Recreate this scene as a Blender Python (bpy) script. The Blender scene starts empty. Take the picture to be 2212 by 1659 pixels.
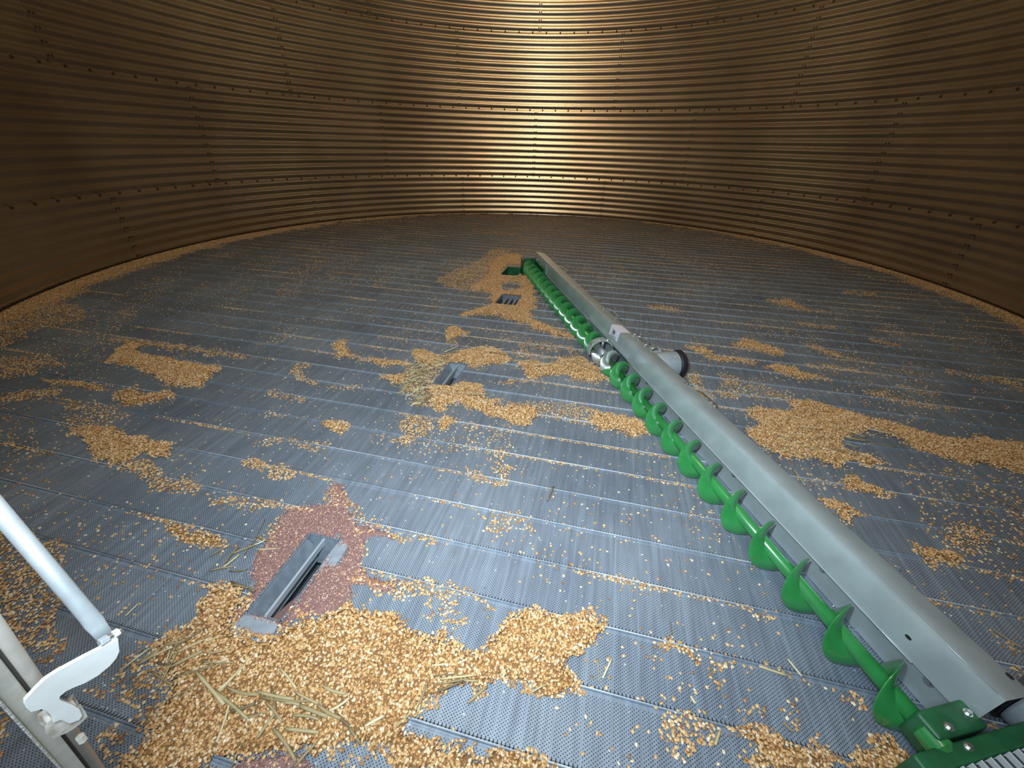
import bpy, bmesh, math, random
import numpy as np
from mathutils import Vector, Matrix
random.seed(7); RNG = np.random.default_rng(11)
scn = bpy.context.scene
COL = scn.collection
PI = math.pi

# ------------------------------------------------------------------ camera, world, lights, exposure
F_PX, PITCH, ROLL, YAW = 872.2, .5364, .0255, .0354
CAM = np.array([0., -4.6, 1.2733])
cam_d = bpy.data.cameras.new('camera'); cam_d.sensor_width = 36; cam_d.sensor_fit = 'HORIZONTAL'
cam_d.lens = 36 * F_PX / 2212; cam_d.clip_start = .02; cam_d.clip_end = 60
cam = bpy.data.objects.new('camera', cam_d); COL.objects.link(cam); scn.camera = cam
cam.matrix_world = (Matrix.Translation(Vector(CAM)) @ Matrix.Rotation(YAW, 4, 'Z')
                    @ Matrix.Rotation(PI/2 - PITCH, 4, 'X') @ Matrix.Rotation(ROLL, 4, 'Z'))

w = bpy.data.worlds.new('world'); scn.world = w; w.use_nodes = True
bg = w.node_tree.nodes['Background']; bg.inputs[0].default_value = (.75, .87, 1, 1); bg.inputs[1].default_value = .35

def lamp(name, typ, loc, target, energy, color, **kw):
    d = bpy.data.lights.new(name, typ); d.energy = energy; d.color = color
    for k, v in kw.items(): setattr(d, k, v)
    o = bpy.data.objects.new(name, d); COL.objects.link(o); o.location = loc
    o.rotation_euler = (Vector(target) - Vector(loc)).to_track_quat('-Z', 'Y').to_euler()
    return o
# torch held beside the lens, daylight of the doorway behind, daylight through the roof hatch and the roof cap
lamp('torch', 'SPOT', (-.14, -4.50, 1.47), (.0, -1.9, 0), 225, (.78, .90, 1), spot_size=math.radians(130), spot_blend=1, shadow_soft_size=.03)
lamp('door_daylight', 'AREA', (-.08, -4.68, 1.62), (.0, -2.9, 0), 22, (.74, .87, 1), shape='RECTANGLE', size=.5, size_y=.5)
lamp('hatch_daylight', 'AREA', (-.25, -3.55, 5.35), (.1, 2.5, 1.5), 62, (1, .88, .66), shape='DISK', size=.55)
lamp('roof_cap_daylight', 'AREA', (0, 0, 6.4), (0, 0, 0), 78, (1, .68, .38), shape='DISK', size=.7)
scn.view_settings.view_transform = 'Standard'; scn.view_settings.look = 'None'
scn.view_settings.exposure = 0.0; scn.view_settings.gamma = 1; scn.view_settings.use_curve_mapping = False
scn.cycles.use_denoising = True
scn.cycles.max_bounces = 8; scn.cycles.diffuse_bounces = 4; scn.cycles.glossy_bounces = 4
scn.cycles.sample_clamp_indirect = 4; scn.cycles.caustics_reflective = False

# ------------------------------------------------------------------ geometry of the view, used to measure places
def ray(x, y):
    x = x - 1106.; y = 829.5 - y
    c, s = math.cos(ROLL), math.sin(ROLL); x, y = c*x - s*y, s*x + c*y
    d = (x, y*math.sin(PITCH) + F_PX*math.cos(PITCH), y*math.cos(PITCH) - F_PX*math.sin(PITCH))
    c, s = math.cos(YAW), math.sin(YAW)
    return np.array([c*d[0] - s*d[1], s*d[0] + c*d[1], d[2]])
def onfloor(x, y, z=0.):
    r = ray(x, y); t = (z - CAM[2]) / r[2]; return CAM + t*r
def at(x, y, k): return CAM + ray(x, y) / F_PX * k
def project(P):
    P = P - CAM
    c, s = math.cos(-YAW), math.sin(-YAW)
    x = c*P[:, 0] - s*P[:, 1]; y = s*P[:, 0] + c*P[:, 1]; z = P[:, 2]
    f = y*math.cos(PITCH) - z*math.sin(PITCH); u = y*math.sin(PITCH) + z*math.cos(PITCH)
    ok = f > .05; f = np.maximum(f, .05)
    u = u/f*F_PX; x = x/f*F_PX
    c, s = math.cos(-ROLL), math.sin(-ROLL)
    return 1106 + c*x - s*u, 829.5 - (s*x + c*u), ok, f

R_BIN = 4.572
TH = 1.3859                                   # floor planks: N across them, T along them
NV = np.array([math.cos(TH), math.sin(TH)]); TV = np.array([math.sin(TH), -math.cos(TH)])
PLANK = .1777; B0 = -2.7167
SUMPS = [(-.305, -.11, -.115, .225), (-.105, .087, -1.083, -.794), (-.091, .032, -2.562, -2.27), (-.096, .025, -4.007, -3.705)]
AT = math.radians(13.75)                      # sweep auger: AN across it, AD along it, from the pivot outwards
AN = Vector((math.cos(AT), math.sin(AT), 0)); AD = Vector((math.sin(AT), -math.cos(AT), 0))
def A(u, z, s): return AN*u + AD*s + Vector((0, 0, z))

# ------------------------------------------------------------------ materials
MATS = {}
def mat(name, base, rough=.5, metal=0., var=.0, vscale=20, bump=0., bscale=200, spec=.5, coords='Object', base2=None, coat=0.):
    if name in MATS: return MATS[name]
    m = bpy.data.materials.new(name); m.use_nodes = True; nt = m.node_tree; b = nt.nodes['Principled BSDF']
    b.inputs['Roughness'].default_value = rough; b.inputs['Metallic'].default_value = metal
    b.inputs['Specular IOR Level'].default_value = spec; b.inputs['Base Color'].default_value = (*base, 1)
    if coat: b.inputs['Coat Weight'].default_value = coat; b.inputs['Coat Roughness'].default_value = .15
    tc = nt.nodes.new('ShaderNodeTexCoord')
    if var or base2:
        n = nt.nodes.new('ShaderNodeTexNoise'); n.inputs['Scale'].default_value = vscale; n.inputs['Detail'].default_value = 6
        nt.links.new(tc.outputs[coords], n.inputs['Vector'])
        r = nt.nodes.new('ShaderNodeValToRGB'); r.color_ramp.elements[0].position = .35; r.color_ramp.elements[1].position = .68
        lo = tuple(c*(1 - var) for c in base); hi = base2 if base2 else tuple(min(1, c*(1 + var)) for c in base)
        r.color_ramp.elements[0].color = (*lo, 1); r.color_ramp.elements[1].color = (*hi, 1)
        nt.links.new(n.outputs['Fac'], r.inputs[0]); nt.links.new(r.outputs[0], b.inputs['Base Color'])
    if bump:
        n2 = nt.nodes.new('ShaderNodeTexNoise'); n2.inputs['Scale'].default_value = bscale; n2.inputs['Detail'].default_value = 4
        nt.links.new(tc.outputs[coords], n2.inputs['Vector'])
        bp = nt.nodes.new('ShaderNodeBump'); bp.inputs['Strength'].default_value = bump; bp.inputs['Distance'].default_value = .01
        nt.links.new(n2.outputs['Fac'], bp.inputs['Height']); nt.links.new(bp.outputs[0], b.inputs['Normal'])
    MATS[name] = m; return m

def rand_mat(name, stops, rough=.45, spec=.4, noise=0):
    m = bpy.data.materials.new(name); m.use_nodes = True; nt = m.node_tree; b = nt.nodes['Principled BSDF']
    b.inputs['Roughness'].default_value = rough; b.inputs['Specular IOR Level'].default_value = spec
    oi = nt.nodes.new('ShaderNodeObjectInfo'); r = nt.nodes.new('ShaderNodeValToRGB')
    els = r.color_ramp.elements
    while len(els) < len(stops): els.new(.5)
    for e, (p, c) in zip(els, stops): e.position = p; e.color = (*c, 1)
    nt.links.new(oi.outputs['Random'], r.inputs[0])
    if noise:
        tc = nt.nodes.new('ShaderNodeTexCoord'); n = nt.nodes.new('ShaderNodeTexNoise'); n.inputs['Scale'].default_value = noise
        nt.links.new(tc.outputs['Object'], n.inputs['Vector'])
        mx = nt.nodes.new('ShaderNodeMix'); mx.data_type = 'RGBA'; mx.blend_type = 'MULTIPLY'; mx.inputs[0].default_value = .5
        nt.links.new(r.outputs[0], mx.inputs[6]); nt.links.new(n.outputs['Color'], mx.inputs[7]); nt.links.new(mx.outputs[2], b.inputs['Base Color'])
    else: nt.links.new(r.outputs[0], b.inputs['Base Color'])
    MATS[name] = m; return m

def floor_material():
    m = bpy.data.materials.new('perforated_steel'); m.use_nodes = True; nt = m.node_tree; b = nt.nodes['Principled BSDF']
    L = nt.links.new
    def mth(op, a, c=None, d=None):
        n = nt.nodes.new('ShaderNodeMath'); n.operation = op
        for i, v in enumerate((a, c, d)):
            if v is None: continue
            if isinstance(v, (int, float)): n.inputs[i].default_value = v
            else: L(v, n.inputs[i])
        return n.outputs[0]
    tc = nt.nodes.new('ShaderNodeTexCoord'); sp = nt.nodes.new('ShaderNodeSeparateXYZ'); L(tc.outputs['Object'], sp.inputs[0])
    X, Y = sp.outputs[0], sp.outputs[1]
    a = mth('ADD', mth('MULTIPLY', X, float(TV[0])), mth('MULTIPLY', Y, float(TV[1])))
    bb = mth('ADD', mth('MULTIPLY', X, float(NV[0])), mth('MULTIPLY', Y, float(NV[1])))
    PA, PB = .0052, .0086
    bp = mth('MULTIPLY', mth('FRACT', mth('DIVIDE', mth('SUBTRACT', bb, B0), PLANK)), PLANK)    # 0..PLANK above each seam
    def dots(oa, ob):
        fa = mth('SUBTRACT', mth('FRACT', mth('ADD', mth('DIVIDE', a, PA*2), oa)), .5)
        fb = mth('SUBTRACT', mth('FRACT', mth('ADD', mth('DIVIDE', bp, PB), ob)), .5)
        r2 = mth('ADD', mth('POWER', mth('MULTIPLY', fa, PA*2), 2), mth('POWER', mth('MULTIPLY', fb, PB), 2))
        return mth('LESS_THAN', r2, .00150**2)
    hole = mth('MAXIMUM', dots(0, 0), dots(.5, .5))
    # plain strips between blocks of holes, and plain metal by the seams
    strip = mth('GREATER_THAN', mth('FRACT', mth('DIVIDE', a, PA*14)), .055)
    edge = mth('MULTIPLY', mth('GREATER_THAN', bp, .010), mth('LESS_THAN', bp, PLANK - .012))
    hole = mth('MULTIPLY', mth('MULTIPLY', hole, strip), edge)
    # stretched slots where the sheet turns up at the seam
    fa = mth('ABSOLUTE', mth('SUBTRACT', mth('FRACT', mth('DIVIDE', a, PA*2)), .5))
    tooth = mth('MULTIPLY', mth('LESS_THAN', mth('ADD', fa, mth('MULTIPLY', bp, 22)), .36), mth('GREATER_THAN', bp, .003))
    hole = mth('MAXIMUM', hole, tooth)
    n = nt.nodes.new('ShaderNodeTexNoise'); n.inputs['Scale'].default_value = 1.6; n.inputs['Detail'].default_value = 8; n.inputs['Roughness'].default_value = .65
    L(tc.outputs['Object'], n.inputs['Vector'])
    r = nt.nodes.new('ShaderNodeValToRGB'); r.color_ramp.elements[0].position = .3; r.color_ramp.elements[1].position = .72
    r.color_ramp.elements[0].color = (.155, .200, .255, 1); r.color_ramp.elements[1].color = (.27, .325, .38, 1)
    L(n.outputs['Fac'], r.inputs[0])
    # fine streaks along the rows of holes
    mp = nt.nodes.new('ShaderNodeCombineXYZ'); L(mth('MULTIPLY', a, 60), mp.inputs[0]); L(mth('MULTIPLY', bb, 4), mp.inputs[1])
    n3 = nt.nodes.new('ShaderNodeTexNoise'); n3.inputs['Scale'].default_value = 1; n3.inputs['Detail'].default_value = 3; L(mp.outputs[0], n3.inputs['Vector'])
    st = nt.nodes.new('ShaderNodeMapRange'); st.inputs[1].default_value = .3; st.inputs[2].default_value = .75; st.inputs[3].default_value = .78; st.inputs[4].default_value = 1.25
    L(n3.outputs['Fac'], st.inputs[0])
    # plank to plank difference
    pid = mth('FLOOR', mth('DIVIDE', mth('SUBTRACT', bb, B0), PLANK))
    wn = nt.nodes.new('ShaderNodeTexWhiteNoise'); wn.noise_dimensions = '1D'; L(pid, wn.inputs['W'])
    pv = mth('ADD', mth('MULTIPLY', wn.outputs['Value'], .16), .92)
    mul = mth('MULTIPLY', st.outputs[0], pv)
    vm = nt.nodes.new('ShaderNodeVectorMath'); vm.operation = 'SCALE'; L(r.outputs[0], vm.inputs[0]); L(mul, vm.inputs['Scale'])
    rr = mth('SQRT', mth('ADD', mth('POWER', X, 2), mth('POWER', mth('ADD', Y, 4.6), 2)))   # warm, dim light of the far floor painted in as brown, by distance from door
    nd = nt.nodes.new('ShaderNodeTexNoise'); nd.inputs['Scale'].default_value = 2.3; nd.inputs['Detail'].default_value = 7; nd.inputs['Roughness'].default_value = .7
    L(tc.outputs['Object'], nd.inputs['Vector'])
    far_tone = nt.nodes.new('ShaderNodeMapRange'); far_tone.inputs[1].default_value = 4.2; far_tone.inputs[2].default_value = 8.2; far_tone.inputs[3].default_value = -.35; far_tone.inputs[4].default_value = .85; far_tone.clamp = False
    L(rr, far_tone.inputs[0])
    far_tone_fac = nt.nodes.new('ShaderNodeClamp'); L(mth('MULTIPLY', mth('ADD', far_tone.outputs[0], mth('SUBTRACT', nd.outputs['Fac'], .35)), .75), far_tone_fac.inputs[0])
    far_tone_mix = nt.nodes.new('ShaderNodeMix'); far_tone_mix.data_type = 'RGBA'; L(far_tone_fac.outputs[0], far_tone_mix.inputs[0]); L(vm.outputs[0], far_tone_mix.inputs[6]); far_tone_mix.inputs[7].default_value = (.17, .125, .08, 1)
    mx = nt.nodes.new('ShaderNodeMix'); mx.data_type = 'RGBA'; L(hole, mx.inputs[0]); L(far_tone_mix.outputs[2], mx.inputs[6]); mx.inputs[7].default_value = (.012, .016, .022, 1)
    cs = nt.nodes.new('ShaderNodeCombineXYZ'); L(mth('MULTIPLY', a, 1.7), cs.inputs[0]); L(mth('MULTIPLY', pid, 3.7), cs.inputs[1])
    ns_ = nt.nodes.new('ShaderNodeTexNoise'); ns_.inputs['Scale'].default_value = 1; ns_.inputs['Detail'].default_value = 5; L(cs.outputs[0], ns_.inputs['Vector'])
    ridge_glint = nt.nodes.new('ShaderNodeMapRange'); ridge_glint.inputs[1].default_value = .42; ridge_glint.inputs[2].default_value = .62; ridge_glint.inputs[3].default_value = .08; ridge_glint.inputs[4].default_value = 1
    L(ns_.outputs['Fac'], ridge_glint.inputs[0])
    bead = mth('MULTIPLY', mth('MULTIPLY', mth('LESS_THAN', bp, .0046), mth('GREATER_THAN', bp, .0012)), ridge_glint.outputs[0])  # highlight along the seam ridge painted in as paler colour, broken up by noise
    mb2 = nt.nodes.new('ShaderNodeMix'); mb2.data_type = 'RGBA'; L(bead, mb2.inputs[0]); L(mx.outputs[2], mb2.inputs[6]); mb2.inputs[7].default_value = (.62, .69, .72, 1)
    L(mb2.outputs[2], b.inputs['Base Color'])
    b.inputs['Metallic'].default_value = .12
    L(mth('ADD', mth('MULTIPLY', n.outputs['Fac'], .25), .42), b.inputs['Roughness'])
    MATS['floor'] = m; return m

def wall_material():
    m = bpy.data.materials.new('dusty_corrugated_steel'); m.use_nodes = True; nt = m.node_tree; b = nt.nodes['Principled BSDF']
    tc = nt.nodes.new('ShaderNodeTexCoord')
    n = nt.nodes.new('ShaderNodeTexNoise'); n.inputs['Scale'].default_value = .9; n.inputs['Detail'].default_value = 7
    nt.links.new(tc.outputs['Object'], n.inputs['Vector'])
    r = nt.nodes.new('ShaderNodeValToRGB'); r.color_ramp.elements[0].position = .3; r.color_ramp.elements[1].position = .7
    r.color_ramp.elements[0].color = (.42, .34, .245, 1); r.color_ramp.elements[1].color = (.62, .53, .39, 1)
    nt.links.new(n.outputs['Fac'], r.inputs[0]); nt.links.new(r.outputs[0], b.inputs['Base Color'])
    b.inputs['Metallic'].default_value = .92; b.inputs['Roughness'].default_value = .27
    MATS['wall'] = m; return m

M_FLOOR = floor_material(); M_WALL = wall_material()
M_GALV = mat('galvanised_sheet', (.46, .54, .55), .36, .35, var=.10, vscale=9, bump=.03, bscale=60)
M_GALV2 = mat('dull_galvanised', (.34, .40, .44), .42, .6, var=.15, vscale=25)
M_GREEN = mat('green_paint', (.03, .235, .06), .26, 0, var=.12, vscale=14, spec=.6, coat=.35)
M_DGREEN = mat('dark_green_paint', (.02, .12, .05), .38, 0, var=.25, vscale=18, spec=.5)
M_CHROME = mat('worn_bright_steel', (.50, .58, .52), .26, .7, var=.1, vscale=30)
M_BLACK = mat('black_rubber', (.012, .013, .02), .6, 0, var=.2, vscale=30)
M_GREYP = mat('grey_casting', (.33, .38, .41), .5, .2, var=.08, vscale=40)
M_CREAM = mat('cream_paint', (.78, .76, .66), .45, 0, var=.07, vscale=30, bump=.05, bscale=90)
M_WHITEP = mat('white_painted_plate', (.90, .92, .87), .5, 0, var=.04, vscale=40)
M_TUBE = mat('frosted_galvanised_tube', (.52, .58, .60), .45, .35, var=.06, vscale=60)
M_BEIGE = mat('beige_steel', (.60, .56, .49), .45, .2, var=.1, vscale=25)
M_RUST = mat('dusty_brown', (.22, .13, .08), .8, 0, var=.3, vscale=60)
M_BOLT = mat('zinc_bolt', (.6, .62, .62), .3, .9)
M_DARKBOLT = mat('dull_bolt_washer', (.085, .065, .045), .6, .5)
M_LABEL = mat('white_label', (.80, .80, .90), .5)
M_INK = mat('label_ink', (.16, .18, .26), .6)
M_SUMP = mat('dusty_blue_steel', (.24, .29, .34), .45, .4, var=.15, vscale=30)
M_DARK = mat('dark_void', (.012, .016, .015), .8)
M_BED = mat('grain_bed', (.22, .12, .045), .9, 0, var=.35, vscale=160, base2=(.36, .20, .075))
M_CHAFF = mat('red_brown_chaff', (.23, .125, .11), .95, 0, var=.25, vscale=240, bump=.5, bscale=500, base2=(.40, .24, .21))
M_KERNEL = rand_mat('corn_kernel', [(0, (.27, .12, .05)), (.15, (.46, .24, .085)), (.45, (.60, .36, .145)), (.8, (.70, .48, .235)), (1, (.82, .70, .50))], .38, .5)
M_STRAW = rand_mat('straw', [(0, (.17, .13, .07)), (.4, (.34, .27, .14)), (.8, (.56, .48, .26)), (1, (.74, .68, .46))], .55, .4)
M_FLAKE = rand_mat('chaff_flake', [(0, (.30, .14, .12)), (.6, (.52, .30, .24)), (1, (.75, .58, .46))], .8, .2)
M_DUST = rand_mat('broken_bits', [(0, (.05, .05, .06)), (.25, (.5, .45, .38)), (.6, (.72, .68, .60)), (1, (.85, .82, .76))], .7, .2)

# ------------------------------------------------------------------ mesh helpers
def tag(o, label=None, cat=None, group=None, kind=None):
    if label: o['label'] = label
    if cat: o['category'] = cat
    if group: o['group'] = group
    if kind: o['kind'] = kind
    return o
def mesh_obj(name, verts, faces, m, parent=None, smooth=False, origin=None):
    """vertices are given in world metres; the object sits at origin (or at its parent's place)"""
    o0 = Vector(origin) if origin is not None else (parent_world(parent) if parent else Vector((0, 0, 0)))
    me = bpy.data.meshes.new(name)
    me.from_pydata([tuple(Vector(v) - o0) for v in verts], [], faces); me.update()
    if m: me.materials.append(m)
    if smooth: me.polygons.foreach_set('use_smooth', [True]*len(me.polygons))
    o = bpy.data.objects.new(name, me); COL.objects.link(o)
    if parent:
        o.parent = parent; o.location = o0 - parent_world(parent)
    else: o.location = o0
    o['_w'] = tuple(o0)
    return o
def parent_world(p): return Vector(p['_w'])
def empty(name, loc):
    o = bpy.data.objects.new(name, None); COL.objects.link(o); o.location = loc; o['_w'] = tuple(loc); o.empty_display_size = .05
    return o
class MB:
    def __init__(s): s.v = []; s.f = []
    def add(s, v, f):
        n = len(s.v); s.v += [Vector(x) for x in v]; s.f += [tuple(i + n for i in q) for q in f]; return s
    def hexa(s, P):          # 8 corners: bottom 4 then top 4, same order
        return s.add(P, [(0, 3, 2, 1), (4, 5, 6, 7), (0, 1, 5, 4), (1, 2, 6, 5), (2, 3, 7, 6), (3, 0, 4, 7)])
    def box_a(s, u0, u1, z0, z1, s0, s1):   # box in the auger's frame
        return s.hexa([A(u0, z0, s0), A(u1, z0, s0), A(u1, z0, s1), A(u0, z0, s1), A(u0, z1, s0), A(u1, z1, s0), A(u1, z1, s1), A(u0, z1, s1)])
    def ring(s, rings, cap=True, close=True):
        n0 = len(s.v); k = len(rings[0])
        for r in rings: s.v += [Vector(x) for x in r]
        for i in range(len(rings) - 1):
            for j in range(k if close else k - 1):
                j2 = (j + 1) % k
                s.f.append((n0 + i*k + j, n0 + i*k + j2, n0 + (i+1)*k + j2, n0 + (i+1)*k + j))
        if cap:
            s.f.append(tuple(n0 + j for j in range(k))[::-1]); s.f.append(tuple(n0 + (len(rings)-1)*k + j for j in range(k)))
        return s
    def tube(s, pts, r, k=14, cap=True):
        pts = [Vector(p) for p in pts]; rs = r if isinstance(r, (list, tuple)) else [r]*len(pts)
        rings = []
        for i, p in enumerate(pts):
            t = (pts[min(i+1, len(pts)-1)] - pts[max(i-1, 0)]).normalized()
            up = Vector((0, 0, 1)) if abs(t.z) < .95 else Vector((1, 0, 0))
            x = t.cross(up).normalized(); y = x.cross(t)
            rings.append([p + (x*math.cos(2*PI*j/k) + y*math.sin(2*PI*j/k))*rs[i] for j in range(k)])
        return s.ring(rings, cap)
    def obj(s, name, m, parent=None, smooth=False, origin=None):
        return mesh_obj(name, s.v, s.f, m, parent, smooth, origin)
def smooth_by_angle(o, ang=40):
    me = o.data; me.polygons.foreach_set('use_smooth', [True]*len(me.polygons))
    bm = bmesh.new(); bm.from_mesh(me); bmesh.ops.recalc_face_normals(bm, faces=bm.faces[:])
    for e in bm.edges:
        if len(e.link_faces) == 2 and e.calc_face_angle(0) > math.radians(ang): e.smooth = False
    bm.to_mesh(me); bm.free(); return o
def bevel(o, wd=.002, seg=2):
    md = o.modifiers.new('bevel', 'BEVEL'); md.width = wd; md.segments = seg; md.limit_method = 'ANGLE'; md.angle_limit = math.radians(35); return o

# ------------------------------------------------------------------ the bin: wall, roof, floor
Z1 = .7225; SH = 1.1176; CP = SH/11; AMP = .0098
WALL_TOP = Z1 + 4*SH
def wall_r(z, az=0): return R_BIN + AMP*math.cos(2*PI*(z - Z1)/CP)
def build_wall():
    z0 = -.12; per = 10
    zs = np.arange(z0, WALL_TOP + 1e-6, CP/per); NA = 480
    az = np.arange(NA)*2*PI/NA
    rr = R_BIN + AMP*np.cos(2*PI*(zs - Z1)/CP)
    tier = np.floor((zs - Z1)/SH)
    rr = rr + np.where((zs - Z1) % SH < .02, .0035, 0)             # each tier laps over the one below
    V = np.zeros((len(zs), NA, 3)); V[:, :, 0] = rr[:, None]*np.sin(az); V[:, :, 1] = rr[:, None]*np.cos(az); V[:, :, 2] = zs[:, None]
    faces = []
    for i in range(len(zs)-1):
        for j in range(NA):
            a = az[j] + PI/NA
            if math.cos(a) < 0 and abs(R_BIN*math.sin(a)) < .80 and 0 < zs[i] < 1.95: continue   # doorway the photo is taken from
            j2 = (j+1) % NA; faces.append((i*NA+j, (i+1)*NA+j, (i+1)*NA+j2, i*NA+j2))
    o = mesh_obj('wall_round', V.reshape(-1, 3), faces, M_WALL, smooth=True)
    tag(o, kind='structure', label='dusty corrugated steel wall curving round the whole grain bin'); return o
wall = build_wall()
def bolt_mesh(name, P, out, r=.0075, h=.006):
    mb = MB(); t = Vector(out).normalized(); x = t.cross(Vector((0, 0, 1))).normalized(); y = x.cross(t)
    for rr, hh, k in ((r*1.7, .0015, 12), (r, h, 6)):
        mb.ring([[Vector(P) + (x*math.cos(2*PI*j/k) + y*math.sin(2*PI*j/k))*rr + t*q for j in range(k)] for q in (-.001, hh)])
    return mb
def wall_pt(az, z, off=0):
    r = wall_r(z) - off; return Vector((r*math.sin(az), r*math.cos(az), z))
rest = MB(); nb = 0
seam_b = []
for tier, z in enumerate((Z1, Z1+SH, Z1+2*SH, Z1+3*SH)):
    for k in range(120):
        a = (k + .5)*2*PI/120
        if math.cos(a) < -.9 and abs(R_BIN*math.sin(a)) < .84 and z < 1.97: continue
        seam_b.append((abs(((a + PI) % (2*PI)) - PI), tier, a, z))
seam_b.sort(key=lambda q: q[0] + (9 if q[1] == 3 else 0))
for i, (_, tier, a, z) in enumerate(seam_b):
    P = wall_pt(a, z - .012, .004); out = (-math.sin(a), -math.cos(a), 0)
    if i < 96: bolt_mesh('bolt', P, out, .0085, .014).obj('bolt', M_DARKBOLT, wall)
    else:
        b = bolt_mesh('bolt', P, out, .0085, .014); rest.add(b.v, b.f)
# vertical laps between sheets: ten sheets to a tier, staggered, each lap a strip with two columns of bolts
for tier in range(-1, 4):
    for k in range(10):
        a = math.radians(36*k + (0 if tier in (0, 2) else 18))
        if math.cos(a) < -.98 and tier < 1: continue
        z0 = max(0.0, Z1 + tier*SH); z1 = Z1 + (tier+1)*SH - .005
        mb = MB(); da = .024/R_BIN; zz = np.arange(z0, z1, CP/8)
        v = []
        for z in zz:
            for q in (-1, 1): v.append(wall_pt(a + q*da, z, .0022))
        mb.add(v, [(2*i, 2*i+1, 2*i+3, 2*i+2) for i in range(len(zz)-1)])
        tag(mb.obj('lap_joint', M_WALL, wall, smooth=True), None)
        for j in range(11):
            z = Z1 + tier*SH + (j + .5)*CP
            if z < 0: continue
            for q in (-1, 1):
                aa = a + q*.017/R_BIN
                b = bolt_mesh('bolt', wall_pt(aa, z, .002), (-math.sin(aa), -math.cos(aa), 0), .006, .010); rest.add(b.v, b.f)
tag(rest.obj('bolt', M_DARKBOLT, wall), kind='stuff')

def build_roof():
    NA = 60; mb = MB(); zt = WALL_TOP
    rings = [(R_BIN + .05, zt), (4.1, zt + .22), (3.0, zt + .72), (.42, zt + 1.95)]
    for r, z in rings:
        mb.v += [Vector((r*math.sin(2*PI*j/NA), r*math.cos(2*PI*j/NA), z)) for j in range(NA)]
    for i in range(3):
        for j in range(NA):
            if i == 1 and j in (30, 31, 32): continue            # open hatch above the door side
            mb.f.append((i*NA+j, i*NA+(j+1) % NA, (i+1)*NA+(j+1) % NA, (i+1)*NA+j))
    tag(mb.obj('ceiling', M_WALL), kind='structure')
build_roof()

def build_floor():
    prof = [(0, .0025), (.002, .0050), (.0045, .0045), (.0085, .0), (PLANK - .0075, .0), (PLANK - .006, -.003), (PLANK - .0012, -.003)]
    brk = []
    for k in range(-28, 44):
        for p, z in prof: brk.append((B0 + k*PLANK + p, z))
    cuts = sorted(brk)
    def zat(b):
        for i in range(len(cuts)-1):
            if cuts[i][0] <= b <= cuts[i+1][0]:
                t = (b - cuts[i][0])/max(1e-9, cuts[i+1][0]-cuts[i][0]); return cuts[i][1] + t*(cuts[i+1][1]-cuts[i][1])
        return 0
    for s in SUMPS:
        for b in (s[2], s[3]): cuts = sorted(cuts + [(b, zat(b))])
    R = R_BIN + .02; mb = MB()
    for (b0, z0), (b1, z1) in zip(cuts, cuts[1:]):
        if b1 - b0 < 1e-6 or max(abs(b0), abs(b1)) >= R: continue
        h0 = math.sqrt(R*R - b0*b0); h1 = math.sqrt(R*R - b1*b1)
        bm_ = (b0 + b1)/2; segs = [(None, None)]; holes = [s for s in SUMPS if s[2] < bm_ < s[3]]
        xs = [(-h0, -h1)]
        for s in holes: xs += [(s[0], s[0]), (s[1], s[1])]
        xs.append((h0, h1))
        for i in range(0, len(xs), 2):
            (p0, p1), (q0, q1) = xs[i], xs[i+1]
            v = []
            for a, b, z in ((p0, b0, z0), (q0, b0, z0), (q1, b1, z1), (p1, b1, z1)):
                c = TV*a + NV*b; v.append((c[0], c[1], z))
            mb.add(v, [(0, 1, 2, 3)])
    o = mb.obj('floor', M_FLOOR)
    bm = bmesh.new(); bm.from_mesh(o.data); bmesh.ops.remove_doubles(bm, verts=bm.verts, dist=1e-5)
    for f in bm.faces:
        if f.normal.z < 0: f.normal_flip()
    bm.to_mesh(o.data); bm.free()
    tag(o, kind='structure', label='blue-grey perforated steel plank floor')
    # ground under the floor and outside the door
    n = 64
    mesh_obj('trim_1', [(5.2*math.cos(2*PI*i/n), 5.2*math.sin(2*PI*i/n), -.42) for i in range(n)], [tuple(range(n))], M_DARK)['kind'] = 'structure'
build_floor()

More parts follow.
